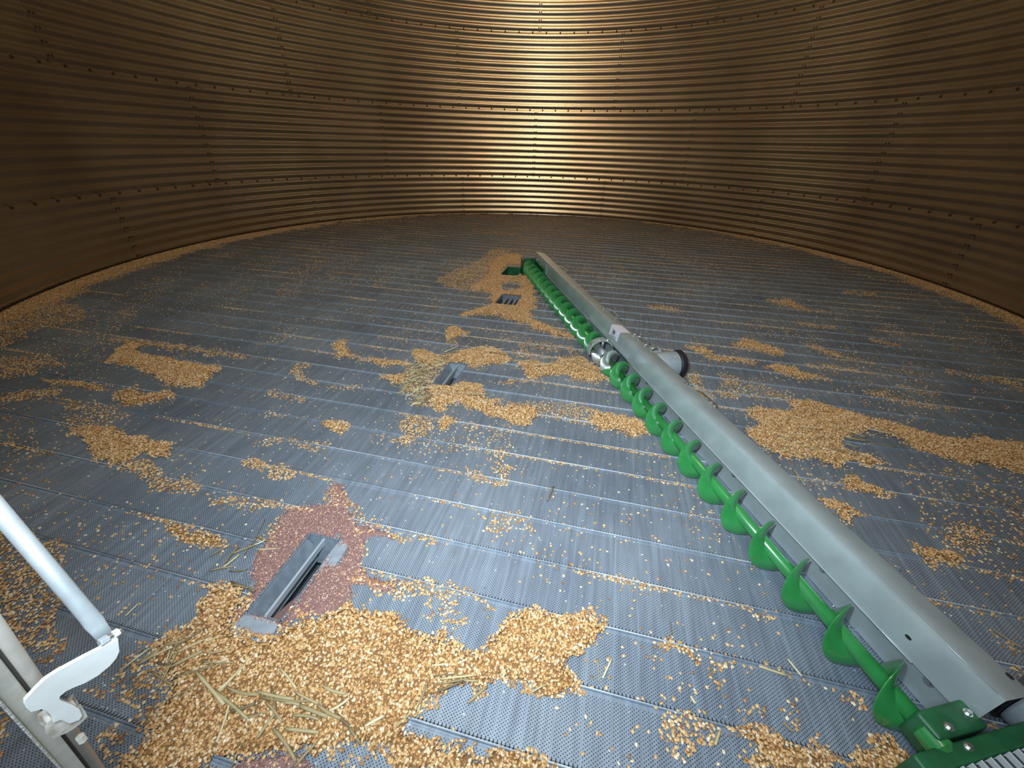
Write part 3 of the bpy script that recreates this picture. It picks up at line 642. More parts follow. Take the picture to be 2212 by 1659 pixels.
PATCH = [  # (level, outline)
 (1, [(235,782),(253,754),(278,741),(314,741),(301,764),(354,769),(405,782),(478,794),(463,812),(435,835),(405,835),(354,822),(291,792)]),
 (.6, [(228,729),(314,736),(392,746),(496,762),(481,767),(380,756),(314,744),(240,737)]),
 (.75, [(96,815),(152,820),(210,830),(248,840),(203,843),(127,835)]),
 (.6, [(0,858),(63,845),(130,842),(101,863),(13,865)]),
 (.75, [(253,850),(291,832),(316,848),(380,843),(375,863),(304,873),(266,886)]),
 (.4, [(114,863),(228,868),(253,883),(203,891),(139,883)]),
 (1, [(145,922),(228,924),(301,944),(377,959),(390,972),(367,989),(329,994),(311,977),(266,1002),(243,1007),(210,989),(187,964),(165,939)]),
 (.65, [(273,1002),(342,1002),(362,1030),(430,1045),(443,1060),(430,1075),(370,1068),(316,1060),(304,1035),(253,1015)]),
 (.4, [(-100,740),(0,700),(60,670),(110,650),(170,660),(200,690),(60,715),(0,760)]),
 (.42, [(-80,800),(0,772),(89,767),(170,787),(89,792),(76,812),(0,815)]),
 (.3, [(130,895),(260,880),(280,900),(200,925),(140,925)]),
 (.9, [(726,739),(749,736),(761,761),(787,767),(749,774),(726,767)]),
 (.85, [(749,769),(804,774),(880,779),(890,792),(822,794),(809,782),(754,774)]),
 (.9, [(822,812),(878,810),(875,830),(837,832)]),
 (1, [(899,756),(918,756),(936,770),(963,768),(1003,754),(1062,747),(1087,758),(1092,768),(1116,777),(1085,788),(1049,792),(1017,790),(972,783),(936,795),(913,790),(895,770)]),
 (.5, [(866,838),(877,799),(902,786),(958,786),(936,831),(922,838),(927,876),(897,878),(875,853)]),
 (1, [(922,833),(976,834),(1003,824),(1037,831),(1046,849),(1067,862),(1085,876),(1162,878),(1171,894),(1153,917),(1130,928),(1105,917),(1060,901),(1022,885),(992,878),(947,890),(927,872)]),
 (.42, [(1080,872),(1139,867),(1230,872),(1300,881),(1300,921),(1230,917),(1171,901)]),
 (1, [(1280,888),(1368,903),(1394,911),(1401,943),(1330,933),(1280,921)]),
 (.95, [(1114,788),(1146,777),(1184,788),(1218,772),(1263,770),(1277,783),(1300,804),(1320,815),(1310,828),(1230,822),(1223,806),(1184,815),(1139,817),(1128,804)]),
 (.5, [(1071,822),(1150,817),(1148,826),(1071,831)]),
 (.55, [(1098,756),(1184,768),(1252,777),(1184,777),(1116,770)]),
 (.35, [(1121,740),(1139,736),(1230,747),(1263,763),(1135,754),(1123,758)]),
 (1, [(958,716),(972,702),(999,707),(1008,722),(981,731),(967,729)]), (.45, [(967,731),(985,731),(998,745),(975,745)]),
 (.9, [(1085,684),(1139,684),(1184,702),(1241,727),(1218,734),(1139,702)]),
 (1, [(1000,676),(1058,659),(1060,635),(1043,630),(1010,630),(1024,620),(1048,606),(1055,589),(1058,572),(1080,558),(1106,548),(1128,551),(1128,572),(1096,570),(1084,594),(1125,596),(1137,592),(1149,611),(1154,645),(1157,669),(1145,681),(1154,693),(1193,705),(1183,712),(1135,700),(1092,683),(1048,678),(1000,686)]),
 (.4, [(945,602),(1040,560),(1060,540),(1105,540),(1060,600),(1000,630),(945,612)]),
 (.7, [(854,917),(875,899),(922,910),(924,926),(904,951),(868,964),(856,951),(875,933)]),
 (.8, [(936,917),(958,894),(981,905),(972,926),(947,935)]),
 (.65, [(1065,974),(1097,976),(1092,1002),(1105,1014),(1095,1045),(1062,1047),(1014,1027),(1001,1014),(1022,1014),(1057,1032),(1077,1025),(1062,1012),(1072,992)]),
 (.38, [(1052,1103),(1077,1103),(1153,1123),(1153,1141),(1103,1149),(1059,1144)]),
 (.13, [(900,895),(1000,905),(1100,930),(1100,975),(900,960)]),
 (.6, [(637,787),(670,787),(653,799),(660,815),(642,822),(637,805)]), (.4, [(647,817),(678,822),(708,832),(789,840),(754,845),(665,830)]),
 (.45, [(579,848),(612,845),(635,858),(670,863),(653,873),(622,865),(582,855)]),
 (.35, [(546,886),(622,896),(592,903)]), (.35, [(586,878),(625,880),(600,886)]),
 (.8, [(685,918),(703,908),(754,916),(761,921),(728,941),(703,936)]),
 (.45, [(551,954),(592,944),(678,956),(713,969),(678,972),(615,956),(556,962)]),
 (.7, [(516,999),(534,989),(577,1002),(640,1017),(642,1030),(584,1032),(572,1015),(518,1012)]),
 (.4, [(450,754),(501,759),(561,774),(450,774)]),
 (.5, [(602,723),(640,721),(627,729)]), (.35, [(551,744),(589,736),(590,741),(555,748)]),
 (.75, [(353,1123),(433,1142),(485,1156),(474,1193),(441,1175),(378,1168),(349,1145)]),
 (.62, [(-100,1100),(0,1090),(20,1120),(60,1140),(140,1185),(120,1215),(100,1280),(125,1310),(150,1380),(90,1420),(-100,1400)]),
 (1, [(427,1264),(508,1262),(563,1286),(552,1302),(530,1318),(503,1337),(506,1359),(552,1365),(590,1367),(595,1348),(644,1340),(698,1329),(753,1305),(761,1283),(766,1321),(845,1324),(872,1340),(894,1359),(935,1365),(962,1365),(981,1381),(1008,1403),(1046,1400),(1052,1365),(1074,1354),(1090,1324),(1131,1316),(1204,1330),(1280,1335),(1329,1365),(1280,1384),(1272,1408),(1253,1425),(1228,1446),(1244,1463),(1244,1490),(1215,1495),(1201,1525),(1182,1517),(1144,1476),(1106,1468),(1074,1460),(1063,1490),(1036,1490),(995,1490),(954,1503),(915,1514),(890,1560),(905,1640),(860,1665),(700,1640),(620,1625),(500,1640),(420,1680),(230,1680),(330,1600),(370,1480),(330,1400),(430,1340)]),
 (.9, [(880,1556),(927,1571),(968,1577),(1008,1598),(1171,1639),(1225,1700),(860,1700)]),
 (.5, [(310,1390),(430,1335),(460,1400),(420,1659),(215,1659),(200,1600),(260,1570),(330,1590),(300,1540),(250,1500),(200,1480),(280,1440)]),
 (.4, [(1300,1236),(1401,1262),(1401,1272),(1300,1252)]), (.6, [(1590,1305),(1665,1322),(1665,1332),(1600,1318)]),
 (.8, [(1295,1350),(1330,1364),(1330,1374),(1295,1368)]),
 (.7, [(1411,1373),(1508,1411),(1520,1425),(1500,1440),(1550,1460),(1566,1482),(1580,1462),(1540,1450),(1490,1450),(1457,1421)]),
 (.8, [(1538,1412),(1594,1430),(1590,1439),(1538,1423)]), (.35, [(1639,1442),(1740,1462),(1740,1474),(1650,1456)]),
 (.85, [(1771,1468),(1870,1500),(1960,1530),(1950,1545),(1860,1512),(1775,1480)]),
 (.7, [(1439,1543),(1485,1543),(1553,1568),(1548,1586),(1515,1634),(1503,1659),(1465,1659),(1444,1593)]),
 (1, [(1566,1578),(1629,1583),(1695,1601),(1771,1631),(1860,1654),(1980,1690),(1640,1690),(1627,1619),(1581,1593)]),
 (1, [(1823,1659),(1860,1619),(1890,1604),(1915,1579),(1964,1576),(1988,1610),(2010,1680),(1823,1680)]),
 (.3, [(1604,1517),(1640,1510),(1680,1568),(1620,1560)]), (.2, [(1700,1517),(1740,1510),(1781,1593),(1720,1580)]),
 (1, [(1613,879),(1705,887),(1712,861),(1785,872),(1841,890),(1914,912),(1987,931),(2024,942),(2134,949),(2212,956),(2290,975),(2290,1030),(2212,1019),(2098,1001),(2024,990),(1951,956),(1877,934),(1830,945),(1822,967),(1877,982),(1914,1008),(1841,1001),(1804,1012),(1749,990),(1672,986),(1606,931),(1635,923)]),
 (.85, [(1807,1041),(1844,1023),(1877,1048),(1943,1070),(1892,1072),(1833,1059)]), (.45, [(1749,1030),(1807,1041),(1815,1050),(1755,1038)]),
 (.9, [(1763,1074),(1804,1081),(1830,1096),(1877,1122),(1833,1140),(1796,1107)]),
 (.8, [(1477,747),(1521,751),(1547,766),(1642,780),(1635,788),(1547,777),(1495,760)]),
 (.85, [(1576,747),(1606,729),(1639,740),(1697,758),(1694,769),(1650,762),(1606,755)]),
 (.7, [(1730,744),(1767,747),(1822,769),(1914,788),(1877,786),(1785,766)]),
 (.85, [(1653,795),(1675,784),(1712,795),(1760,810),(1804,824),(1730,817),(1664,802)]),
 (.5, [(1749,786),(1859,800),(1859,806),(1749,794)]),
 (.7, [(1653,648),(1705,648),(1738,666),(1796,677),(1730,670),(1686,659)]), (.5, [(1723,697),(1815,706),(1815,712),(1723,703)]),
 (.5, [(1400,657),(1470,666),(1470,675),(1400,665)]), (.4, [(1822,628),(1896,633),(1890,639),(1822,634)]),
 (.5, [(1851,846),(1914,850),(2024,879),(2098,898),(1951,872)]),
 (.4, [(1870,727),(1943,745),(1940,751),(1870,735)]), (.3, [(1932,830),(2024,847),(2020,855),(1932,838)]),
 (.45, [(2042,797),(2208,828),(2208,838),(2042,805)]),
 (.22, [(1547,802),(1712,850),(1712,875),(1547,850)]), (.55, [(1547,843),(1598,848),(1598,858),(1550,855)]), (.55, [(1558,817),(1598,820),(1598,834),(1560,832)]),
 (.55, [(1470,800),(1515,810),(1530,850),(1555,880),(1520,860),(1490,830)]),
 (.6, [(2052,1142),(2090,1132),(2120,1142),(2148,1157),(2133,1182),(2095,1192),(2044,1177)]), (.8, [(1976,1200),(1989,1182),(2047,1187),(2087,1205),(2057,1220),(2001,1223)]),
 (.5, [(2148,1096),(2196,1101),(2204,1116),(2179,1119)]), (.3, [(2141,1360),(2209,1390),(2209,1415),(2150,1380)]), (.12, [(1950,1000),(2212,1040),(2212,1300),(2000,1150)]),
 (.5, [(470,1074),(536,1072),(590,1085),(644,1099),(600,1110),(540,1100),(470,1095)]), (.38, [(712,1050),(760,1050),(755,1080),(790,1135),(760,1150),(700,1100)]),
 (.55, [(785,1134),(955,1166),(955,1178),(785,1148)]),
 (.7, [(772,1234),(807,1240),(915,1262),(902,1289),(847,1291),(807,1270),(772,1256)]), (.55, [(915,1258),(1070,1296),(1068,1306),(1000,1295),(910,1280)]),
 (.3, [(930,1290),(1000,1290),(1010,1370),(940,1360)]),
 (.35, [(560,1160),(620,1120),(700,1100),(770,1130),(790,1190),(770,1260),(740,1300),(700,1320),(600,1345),(560,1280),(530,1230)][:7]),
]
for lv, pg in PATCH: fill(dens, pg, lv)
ERASE = [(0, [(1082,612),(1122,610),(1128,624),(1085,627)]), (0, [(560,1230),(640,1100),(720,1090),(770,1150),(775,1230),(740,1300),(640,1335),(520,1345),(560,1290)]),
         (.35, [(500,1370),(560,1366),(600,1372),(598,1350),(640,1345),(700,1335),(700,1342),(640,1352),(590,1380)]),
         (.1, [(510,1640),(620,1625),(650,1659),(700,1700),(480,1700)]), (.25, [(700,1610),(830,1600),(860,1640),(790,1700),(700,1690)])]
for lv, pg in ERASE: fill(dens, pg, lv, 'set')
chaff = np.zeros_like(dens)
fill(chaff, [(546,1218),(574,1172),(630,1099),(720,1085),(750,1110),(780,1140),(785,1186),(776,1226),(768,1240),(764,1283),(742,1312),(698,1328),(644,1342),(601,1355),(587,1380),(555,1385),(508,1370),(493,1335),(500,1320),(530,1300),(560,1280),(552,1256),(546,1240)], 1)
fill(chaff, [(712,1045),(745,1045),(760,1100),(720,1100)], 1); fill(chaff, [(510,1640),(620,1625),(700,1659),(700,1700),(480,1700)], .8)
fill(chaff, [(780,1140),(860,1158),(860,1168),(780,1160)], .9); fill(chaff, [(760,1225),(860,1255),(855,1275),(765,1262)], .9)
def blur(a, n):
    for _ in range(n):
        a = (a + np.roll(a, 1, 0) + np.roll(a, -1, 0))/3; a = (a + np.roll(a, 1, 1) + np.roll(a, -1, 1))/3
    return a
dens = blur(dens, 1); chaff = blur(chaff, 4)
for pg in ([(534,1322),(604,1344),(598,1362),(580,1370),(540,1364),(503,1352),(512,1336)], [(732,1150),(742,1160),(743,1186),(736,1212),(722,1226),(708,1222),(712,1200)]):
    fill(chaff, pg, 0, 'set'); fill(dens, pg, .02, 'set')
_g = RNG.random((256, 256)).astype(np.float32)
def vnoise(x, y):
    xi = np.floor(x).astype(int); yi = np.floor(y).astype(int); fx = x - xi; fy = y - yi
    fx = fx*fx*(3-2*fx); fy = fy*fy*(3-2*fy)
    g = lambda i, j: _g[i % 256, j % 256]
    return (g(xi, yi)*(1-fx)+g(xi+1, yi)*fx)*(1-fy) + (g(xi, yi+1)*(1-fx)+g(xi+1, yi+1)*fx)*fy
def sample(arr, X, Y, jit=.028):
    jx = (vnoise(X*14+7, Y*14) - .5)*jit*2 + (vnoise(X*45, Y*45+3) - .5)*jit
    jy = (vnoise(X*14, Y*14+31) - .5)*jit*2 + (vnoise(X*45+9, Y*45) - .5)*jit
    u, v, ok, f = project(np.stack([X+jx, Y+jy, np.zeros_like(X)], 1))
    i = np.round(v/2 + GM).astype(int); j = np.round(u/2 + GM).astype(int)
    ins = ok & (i >= 0) & (j >= 0) & (i < arr.shape[0]) & (j < arr.shape[1])
    out = np.zeros(len(X), np.float32); out[ins] = arr[i[ins], j[ins]]
    return out, ins
def ab(X, Y): return X*TV[0] + Y*TV[1], X*NV[0] + Y*NV[1]
def in_sump(X, Y, g=.0):
    a, b = ab(X, Y); m = np.zeros(len(X), bool)
    for s in SUMPS: m |= (a > s[0]-g) & (a < s[1]+g) & (b > s[2]-g) & (b < s[3]+g)
    return m
def level(X, Y):
    d, ins = sample(dens, X, Y)
    r = np.hypot(X, Y); az = np.arctan2(X, Y)
    # berm left along the foot of the wall, wider on the two sides
    wdt = .035 + .14*np.clip(np.abs(np.sin(az)), 0, 1)**1.5 + .06*(vnoise(az*9+50, az*0) - .5) + .09*(vnoise(X*7+5, Y*7) - .5) + .05*(vnoise(X*25, Y*25) - .5)
    wdt = np.where(az > 0, wdt*.85, wdt*1.25)
    berm = np.clip((r - (R_BIN - wdt*1.5))/(.02 + np.abs(wdt)*.9), 0, 1)
    d = np.maximum(d, berm)
    a, b = ab(X, Y); bp = (b - B0) % PLANK; kk = np.floor((b - B0)/PLANK)
    seam = (bp > PLANK - .016) | (bp < .001)
    sn = np.clip((vnoise(a*3.1 + kk*17, kk*3.3) - .58)*3.2, 0, .75)
    d = np.maximum(d, np.where(seam, sn, 0))
    # thin scatter, drawn into faint rings by the sweep
    ring = vnoise(r*9 + 3, az*2.5) * vnoise(X*2.2 + 40, Y*2.2 + 9)
    d = np.maximum(d, .006 + .11*np.clip(ring - .20, 0, 1)*1.4)
    halo, _ = sample(hal, X, Y); d = np.maximum(d, np.clip(halo*.5, 0, .3)*np.clip(vnoise(X*11, Y*11+5)*1.6 - .25, 0, 1))
    return d, ins
hal = blur(dens, 9)
def bedz(X, Y):
    # heap height from the blurred cover
    h, _ = sample(hal, X, Y, .0); r = np.hypot(X, Y)
    return np.clip(h - .45, 0, .6)*.018 + np.clip(r - (R_BIN - .12), 0, .12)*.16

# ---- kernels
def kernel_mesh(name, L, Wd, H, taper):
    bm = bmesh.new(); bmesh.ops.create_uvsphere(bm, u_segments=8, v_segments=6, radius=.5)
    for v in bm.verts:
        x, y, z = v.co.z, v.co.y, v.co.x
        f = 1 - taper*(x + .5); v.co = (x*L, y*Wd*f, z*H*(1 - .3*(x+.5)))
        if abs(y) < .2 and x < 0: v.co.z *= .85
    me = bpy.data.meshes.new(name); bm.to_mesh(me); bm.free()
    me.materials.append(M_KERNEL); me.polygons.foreach_set('use_smooth', [True]*len(me.polygons)); return me
K1 = kernel_mesh('corn_kernel', .0105, .0088, .0050, .45)

def instancer(name, P, rot, scl, src_mesh, m, label, cat, kind='stuff'):
    me = bpy.data.meshes.new(name); me.from_pydata([], [], []); me.vertices.add(len(P)); me.vertices.foreach_set('co', P.astype(np.float32).ravel())
    a = me.attributes.new('rot', 'FLOAT_VECTOR', 'POINT'); a.data.foreach_set('vector', rot.astype(np.float32).ravel())
    s = me.attributes.new('scl', 'FLOAT_VECTOR', 'POINT'); s.data.foreach_set('vector', scl.astype(np.float32).ravel())
    o = bpy.data.objects.new(name, me); COL.objects.link(o); tag(o, label, cat, kind=kind)
    ng = bpy.data.node_groups.new(name + '_spread', 'GeometryNodeTree')
    ng.interface.new_socket('Geometry', in_out='INPUT', socket_type='NodeSocketGeometry'); ng.interface.new_socket('Geometry', in_out='OUTPUT', socket_type='NodeSocketGeometry')
    N = ng.nodes; gi = N.new('NodeGroupInput'); go = N.new('NodeGroupOutput'); ip = N.new('GeometryNodeInstanceOnPoints')
    # the grain shape itself is made inside the node group
    sp = N.new('GeometryNodeMeshUVSphere') if src_mesh != 'flake' else N.new('GeometryNodeMeshCube')
    if src_mesh != 'flake':
        sp.inputs['Segments'].default_value = 8; sp.inputs['Rings'].default_value = 5; sp.inputs['Radius'].default_value = .5
        shade = N.new('GeometryNodeSetShadeSmooth'); ng.links.new(sp.outputs[0], shade.inputs[0])
        setp = N.new('GeometryNodeSetPosition'); pos = N.new('GeometryNodeInputPosition'); sx_ = N.new('ShaderNodeSeparateXYZ'); cx_ = N.new('ShaderNodeCombineXYZ')
        ng.links.new(pos.outputs[0], sx_.inputs[0])
        fm = N.new('ShaderNodeMath'); fm.operation = 'MULTIPLY_ADD'; fm.inputs[1].default_value = -.42; fm.inputs[2].default_value = .85
        ng.links.new(sx_.outputs[0], fm.inputs[0])
        my = N.new('ShaderNodeMath'); my.operation = 'MULTIPLY'; ng.links.new(sx_.outputs[1], my.inputs[0]); ng.links.new(fm.outputs[0], my.inputs[1])
        ng.links.new(sx_.outputs[0], cx_.inputs[0]); ng.links.new(my.outputs[0], cx_.inputs[1]); ng.links.new(sx_.outputs[2], cx_.inputs[2])
        ng.links.new(shade.outputs[0], setp.inputs[0]); ng.links.new(cx_.outputs[0], setp.inputs['Position']); last = setp.outputs[0]
    else:
        sp.inputs['Size'].default_value = (1, 1, 1); last = sp.outputs[0]
    sm = N.new('GeometryNodeSetMaterial'); sm.inputs['Material'].default_value = m; ng.links.new(last, sm.inputs[0])
    ng.links.new(gi.outputs[0], ip.inputs['Points']); ng.links.new(sm.outputs[0], ip.inputs['Instance'])
    for nm, skt in (('rot', 'Rotation'), ('scl', 'Scale')):
        at_ = N.new('GeometryNodeInputNamedAttribute'); at_.data_type = 'FLOAT_VECTOR'; at_.inputs[0].default_value = nm
        if nm == 'rot':
            er = N.new('FunctionNodeEulerToRotation'); ng.links.new(at_.outputs[0], er.inputs[0]); ng.links.new(er.outputs[0], ip.inputs[skt])
        else: ng.links.new(at_.outputs[0], ip.inputs[skt])
    ng.links.new(ip.outputs[0], go.inputs[0])
    md = o.modifiers.new('spread', 'NODES'); md.node_group = ng
    me.materials.append(m)
    return o
def grid_points(cell, rmax):
    n = int(2*rmax/cell); gx, gy = np.meshgrid(np.arange(n), np.arange(n))
    X = (gx.ravel() + RNG.random(n*n))*cell - rmax; Y = (gy.ravel() + RNG.random(n*n))*cell - rmax
    k = np.hypot(X, Y) < rmax; return X[k], Y[k]
def under_auger(X, Y):
    u = X*AN.x + Y*AN.y; s = X*AD.x + Y*AD.y
    return (s > -.1) & (s < 4.45) & (u > -.04) & (u < .115)
X, Y = grid_points(.0076, R_BIN - .008)
D, ins = level(X, Y); dist = np.hypot(X - CAM[0], Y - CAM[1])
keep = (RNG.random(len(X)) < D*.97) & ins & ~in_sump(X, Y, .003) & ~under_auger(X, Y)
X, Y, D = X[keep], Y[keep], D[keep]
dense = D > .8
X2, Y2 = X[dense] + RNG.normal(0, .004, dense.sum()), Y[dense] + RNG.normal(0, .004, dense.sum())
pick = RNG.random(len(X2)) < .45; X2, Y2 = X2[pick], Y2[pick]; g = ~in_sump(X2, Y2, .003) & (np.hypot(X2, Y2) < R_BIN-.012); X2, Y2 = X2[g], Y2[g]
cz, _ = sample(chaff, X, Y, .0); Z = .0022 + bedz(X, Y) + np.clip(cz - .4, 0, .2)*.025; Z2 = .0052 + bedz(X2, Y2)
lay = np.r_[np.zeros(len(X)), np.ones(len(X2))]; Dall = np.r_[D, np.ones(len(X2))]
P = np.stack([np.r_[X, X2], np.r_[Y, Y2], np.r_[Z, Z2]], 1); n = len(P)
tilt = np.where(Dall > .7, .45, .10)
rot = np.stack([RNG.normal(0, 1, n)*tilt, RNG.normal(0, 1, n)*tilt, RNG.random(n)*2*PI], 1)
size = RNG.normal(1, .12, n).clip(.7, 1.3)
scl = np.stack([.0104*size, .0090*size*RNG.normal(1, .08, n), .0050*size], 1)
# the nearest three hundred in the picture are kernels of their own
u, v, ok, f = project(P); inf = ok & (u > 4) & (u < 2208) & (v > 4) & (v < 1655)
dc = np.where(inf, np.linalg.norm(P - CAM, axis=1), 99)
# not those hidden under others
near = np.argsort(dc + (Dall > .8)*(lay == 0)*1.0)[:300]
mask = np.ones(n, bool); mask[near] = False
for i in near:
    o = bpy.data.objects.new('corn_kernel', K1); COL.objects.link(o)
    o.location = P[i]; o.rotation_euler = rot[i]; o.scale = (size[i],)*3
    tag(o, 'golden corn kernel in the loose grain along the bottom edge nearest the camera', 'corn kernel', 'corn kernels nearest the camera')
instancer('spilled_corn', P[mask], rot[mask], scl[mask], 'kernel', M_KERNEL, 'golden corn kernels spilled and heaped over the perforated floor', 'corn')

# ---- bed under heaps and the chaff film round the near opening: low heaped meshes following their own outline
def heap(name, cellsz, test, height, m, label, cat):
    n = int(2*R_BIN/cellsz); ax = np.arange(n+1)*cellsz - R_BIN
    GX, GY = np.meshgrid(ax, ax); fx, fy = GX.ravel(), GY.ravel()
    lv = test(fx, fy); r = np.hypot(fx, fy)
    oks = (lv > 0) & (r < R_BIN - .006) & ~in_sump(fx, fy, .004)
    idx = np.where(oks.reshape(GX.shape))
    okg = oks.reshape(GX.shape); q = okg[:-1, :-1] & okg[1:, :-1] & okg[:-1, 1:] & okg[1:, 1:]
    ii, jj = np.where(q); W = n+1
    f = np.stack([ii*W+jj, ii*W+jj+1, (ii+1)*W+jj+1, (ii+1)*W+jj], 1)
    used = np.unique(f); remap = -np.ones(W*W, int); remap[used] = np.arange(len(used)); f = remap[f]
    h = height(fx[used], fy[used], lv[used])
    # border vertices come down to the floor
    cnt = np.bincount(f.ravel(), minlength=len(used)); h = np.where(cnt < 4, .0004, h)
    V = np.stack([fx[used], fy[used], h], 1)
    me = bpy.data.meshes.new(name); me.vertices.add(len(V)); me.vertices.foreach_set('co', V.astype(np.float32).ravel())
    me.loops.add(f.size); me.loops.foreach_set('vertex_index', f.ravel().astype(np.int32)); me.polygons.add(len(f))
    me.polygons.foreach_set('loop_start', (np.arange(len(f))*4).astype(np.int32)); me.polygons.foreach_set('loop_total', np.full(len(f), 4, np.int32))
    me.update(); me.validate(); me.materials.append(m); me.polygons.foreach_set('use_smooth', [True]*len(f))
    o = bpy.data.objects.new(name, me); COL.objects.link(o); return tag(o, label, cat, kind='stuff')
def t_bed(x, y):
    d, i = level(x, y); h, _ = sample(hal, x, y, .0)
    c, _ = sample(chaff, x, y, .0); return np.where((d > .72) & (h > .35) & i & (c < .3) & ~under_auger(x, y), 1, 0)
heap('grain_bed', .012, t_bed, lambda x, y, l: .0016 + bedz(x, y), M_BED, 'brown meal lying under the heaps of corn', 'grain meal')
def t_chaff(x, y):
    c, i = sample(chaff, x, y, .012); return np.where((c > .42) & i, c, 0)
heap('chaff_dust', .006, t_chaff, lambda x, y, l: .0030 + .0040*np.clip(l - .4, 0, .6)/.6 + .0016*vnoise(x*90, y*90), M_CHAFF, 'red-brown chaff dust round the nearest drain opening', 'chaff')
X, Y = grid_points(.0040, R_BIN - .02)
c, i = sample(chaff, X, Y, .02); hl, _ = sample(hal, X, Y)
k = i & (RNG.random(len(X)) < c*.5) & ~in_sump(X, Y, .002)
X, Y, c = X[k], Y[k], c[k]; n = len(X)
instancer('chaff_flakes', np.stack([X, Y, .0038 + .0040*np.clip(c - .4, 0, .6)/.6 + .0022*RNG.random(n)], 1), np.stack([RNG.normal(0, .5, n), RNG.normal(0, .5, n), RNG.random(n)*6.3], 1),
          np.stack([.0035 + .003*RNG.random(n), .0018 + .001*RNG.random(n), np.full(n, .0004)], 1), 'flake', M_FLAKE, 'tiny red-brown bee-wing flakes over the chaff dust', 'chaff')
X, Y = grid_points(.012, R_BIN - .03)
ns = vnoise(X*1.3+60, Y*1.3); _, ins = sample(dens, X, Y)
k = ins & (RNG.random(len(X)) < .02 + .09*np.clip(ns - .4, 0, 1)) & ~in_sump(X, Y, .002); X, Y = X[k], Y[k]; n = len(X)
sz = RNG.random(n)
instancer('broken_bits', np.stack([X, Y, np.full(n, .0012)], 1), np.stack([RNG.normal(0, .2, n), RNG.normal(0, .2, n), RNG.random(n)*6.3], 1),
          np.stack([.0016 + .0032*sz, .0014 + .002*sz, .0012 + .001*sz], 1), 'flake', M_DUST, 'pale specks of broken corn scattered over the floor', 'corn debris')

# ------------------------------------------------------------------ straw pieces, each a thing
def straw(p0, p1, r, label, group, zc=.006, bend=0., z1=None):
    a, b = Vector(onfloor(*p0)), Vector(onfloor(*p1)); z1 = zc if z1 is None else z1
    L = (b - a).length
    h0, h1 = [float(bedz(np.array([q.x]), np.array([q.y]))[0]) for q in (a, b)]
    a.z = zc + h0; b.z = z1 + h1; dirv = (b-a).normalized(); sd = dirv.cross(Vector((0, 0, 1)))
    n = 5; pts = [a.lerp(b, i/(n-1)) + sd*bend*L*math.sin(PI*i/(n-1)) for i in range(n)]
    c = (a+b)/2; c.z = 0
    mb = MB(); mb.tube(pts, [r, r*1.02, r*.98, r, r*.95], 8)
    o = mb.obj('straw_piece', M_STRAW, None, True, origin=c)
    o.data.transform(Matrix.Scale(1, 4)); tag(o, label, 'straw', group); return o
LONG = [
 ((622,1581),(693,1589),.0042,'thick pale straw lying flat in the corn below the dusty drain opening'),
 ((652,1532),(712,1556),.0050,'thick grey-brown stalk slanting in the foreground straw tangle'),
 ((565,1518),(503,1659),.0024,'long dark stem running down to the bottom edge through the foreground corn'),
 ((1195,1055),(1182,1084),.0042,'short yellow-green stalk alone on bare metal near the auger'),
 ((2110,1061),(2201,1104),.0024,'long pale straw at the right edge beyond the auger'),
 ((2146,1365),(2206,1405),.0024,'straw beside the auger shield at the lower right edge'),
 ((1675,973),(1730,988),.0032,'bright white straw on the corn just beyond the shield'),
 ((1637,1442),(1697,1462),.0034,'flat olive straw lying along a floor seam near the auger'),
 ((1699,1426),(1730,1464),.0026,'yellow straw crossing the seam beside the auger flights'),
 ((960,763),(994,749),.0042,'long pale stalk above the straw-ringed drain opening'),
 ((1517,766),(1540,771),.0040,'short pale straw beyond the carriage wheel'),
 ((1711,1014),(1738,1052),.0034,'brown stalk tucked against the back of the shield'),
 ((1320,1427),(1301,1468),.0028,'dark grey stem standing alone on the perforated metal'),
 ((1291,1425),(1293,1474),.0014,'thin grey stem beside the dark one on the perforated metal'),
 ((1447,1346),(1451,1373),.0014,'thin pale stem above the seam right of the corn'),
 ((508,1347),(458,1394),.0026,'yellow straw at the left foot of the dusty drain opening'),
 ((530,1445),(479,1501),.0032,'bright straw at the left of the foreground corn heap'),
 ((325,1404),(264,1450),.0022,'slender straw on metal right of the white bracket'),
 ((301,1307),(274,1333),.0022,'short straw on dark metal above the white bracket'),
 ((552,1180),(498,1201),.0032,'pale straw left of the dusty drain opening, upper of the pair'),
 ((519,1201),(484,1229),.0032,'pale straw left of the dusty drain opening, lower of the pair'),
 ((831,1553),(791,1575),.0036,'pale straw right of the foreground straw tangle'),
 ((1692,1566),(1708,1583),.0030,'small pale straw between loose kernels at the lower right'),
 ((1490,1507),(1501,1523),.0034,'white chip of stalk on metal above the lower corn patch'),
 ((1553,1581),(1543,1612),.0036,'tan husk strip in the corn patch at the bottom right'),
]
for p0, p1, r, lb in LONG: straw(p0, p1, r, lb, 'single straws on the floor', .005 + r)
FG = [((552,1281),(500,1259)),((609,1451),(644,1495)),((508,1468),(476,1498)),((617,1524),(650,1529)),((636,1553),(693,1562)),((715,1543),(758,1515)),
 ((701,1488),(750,1505)),((579,1524),(614,1567)),((503,1515),(473,1610)),((731,1551),(758,1575)),((758,1578),(780,1610)),((858,1575),(907,1529)),
 ((907,1526),(923,1486)),((639,1659),(685,1613)),((595,1581),(641,1648)),((503,1543),(557,1526)),((495,1491),(563,1507)),((568,1513),(671,1521)),
 ((349,1412),(301,1439)),((444,1414),(378,1447)),((560,1500),(640,1517)),((470,1500),(540,1560)),((430,1460),(490,1530)),((600,1545),(560,1600)),((690,1530),(740,1560)),((640,1500),(700,1530)),((590,1490),(600,1560)),((520,1560),(590,1540))]
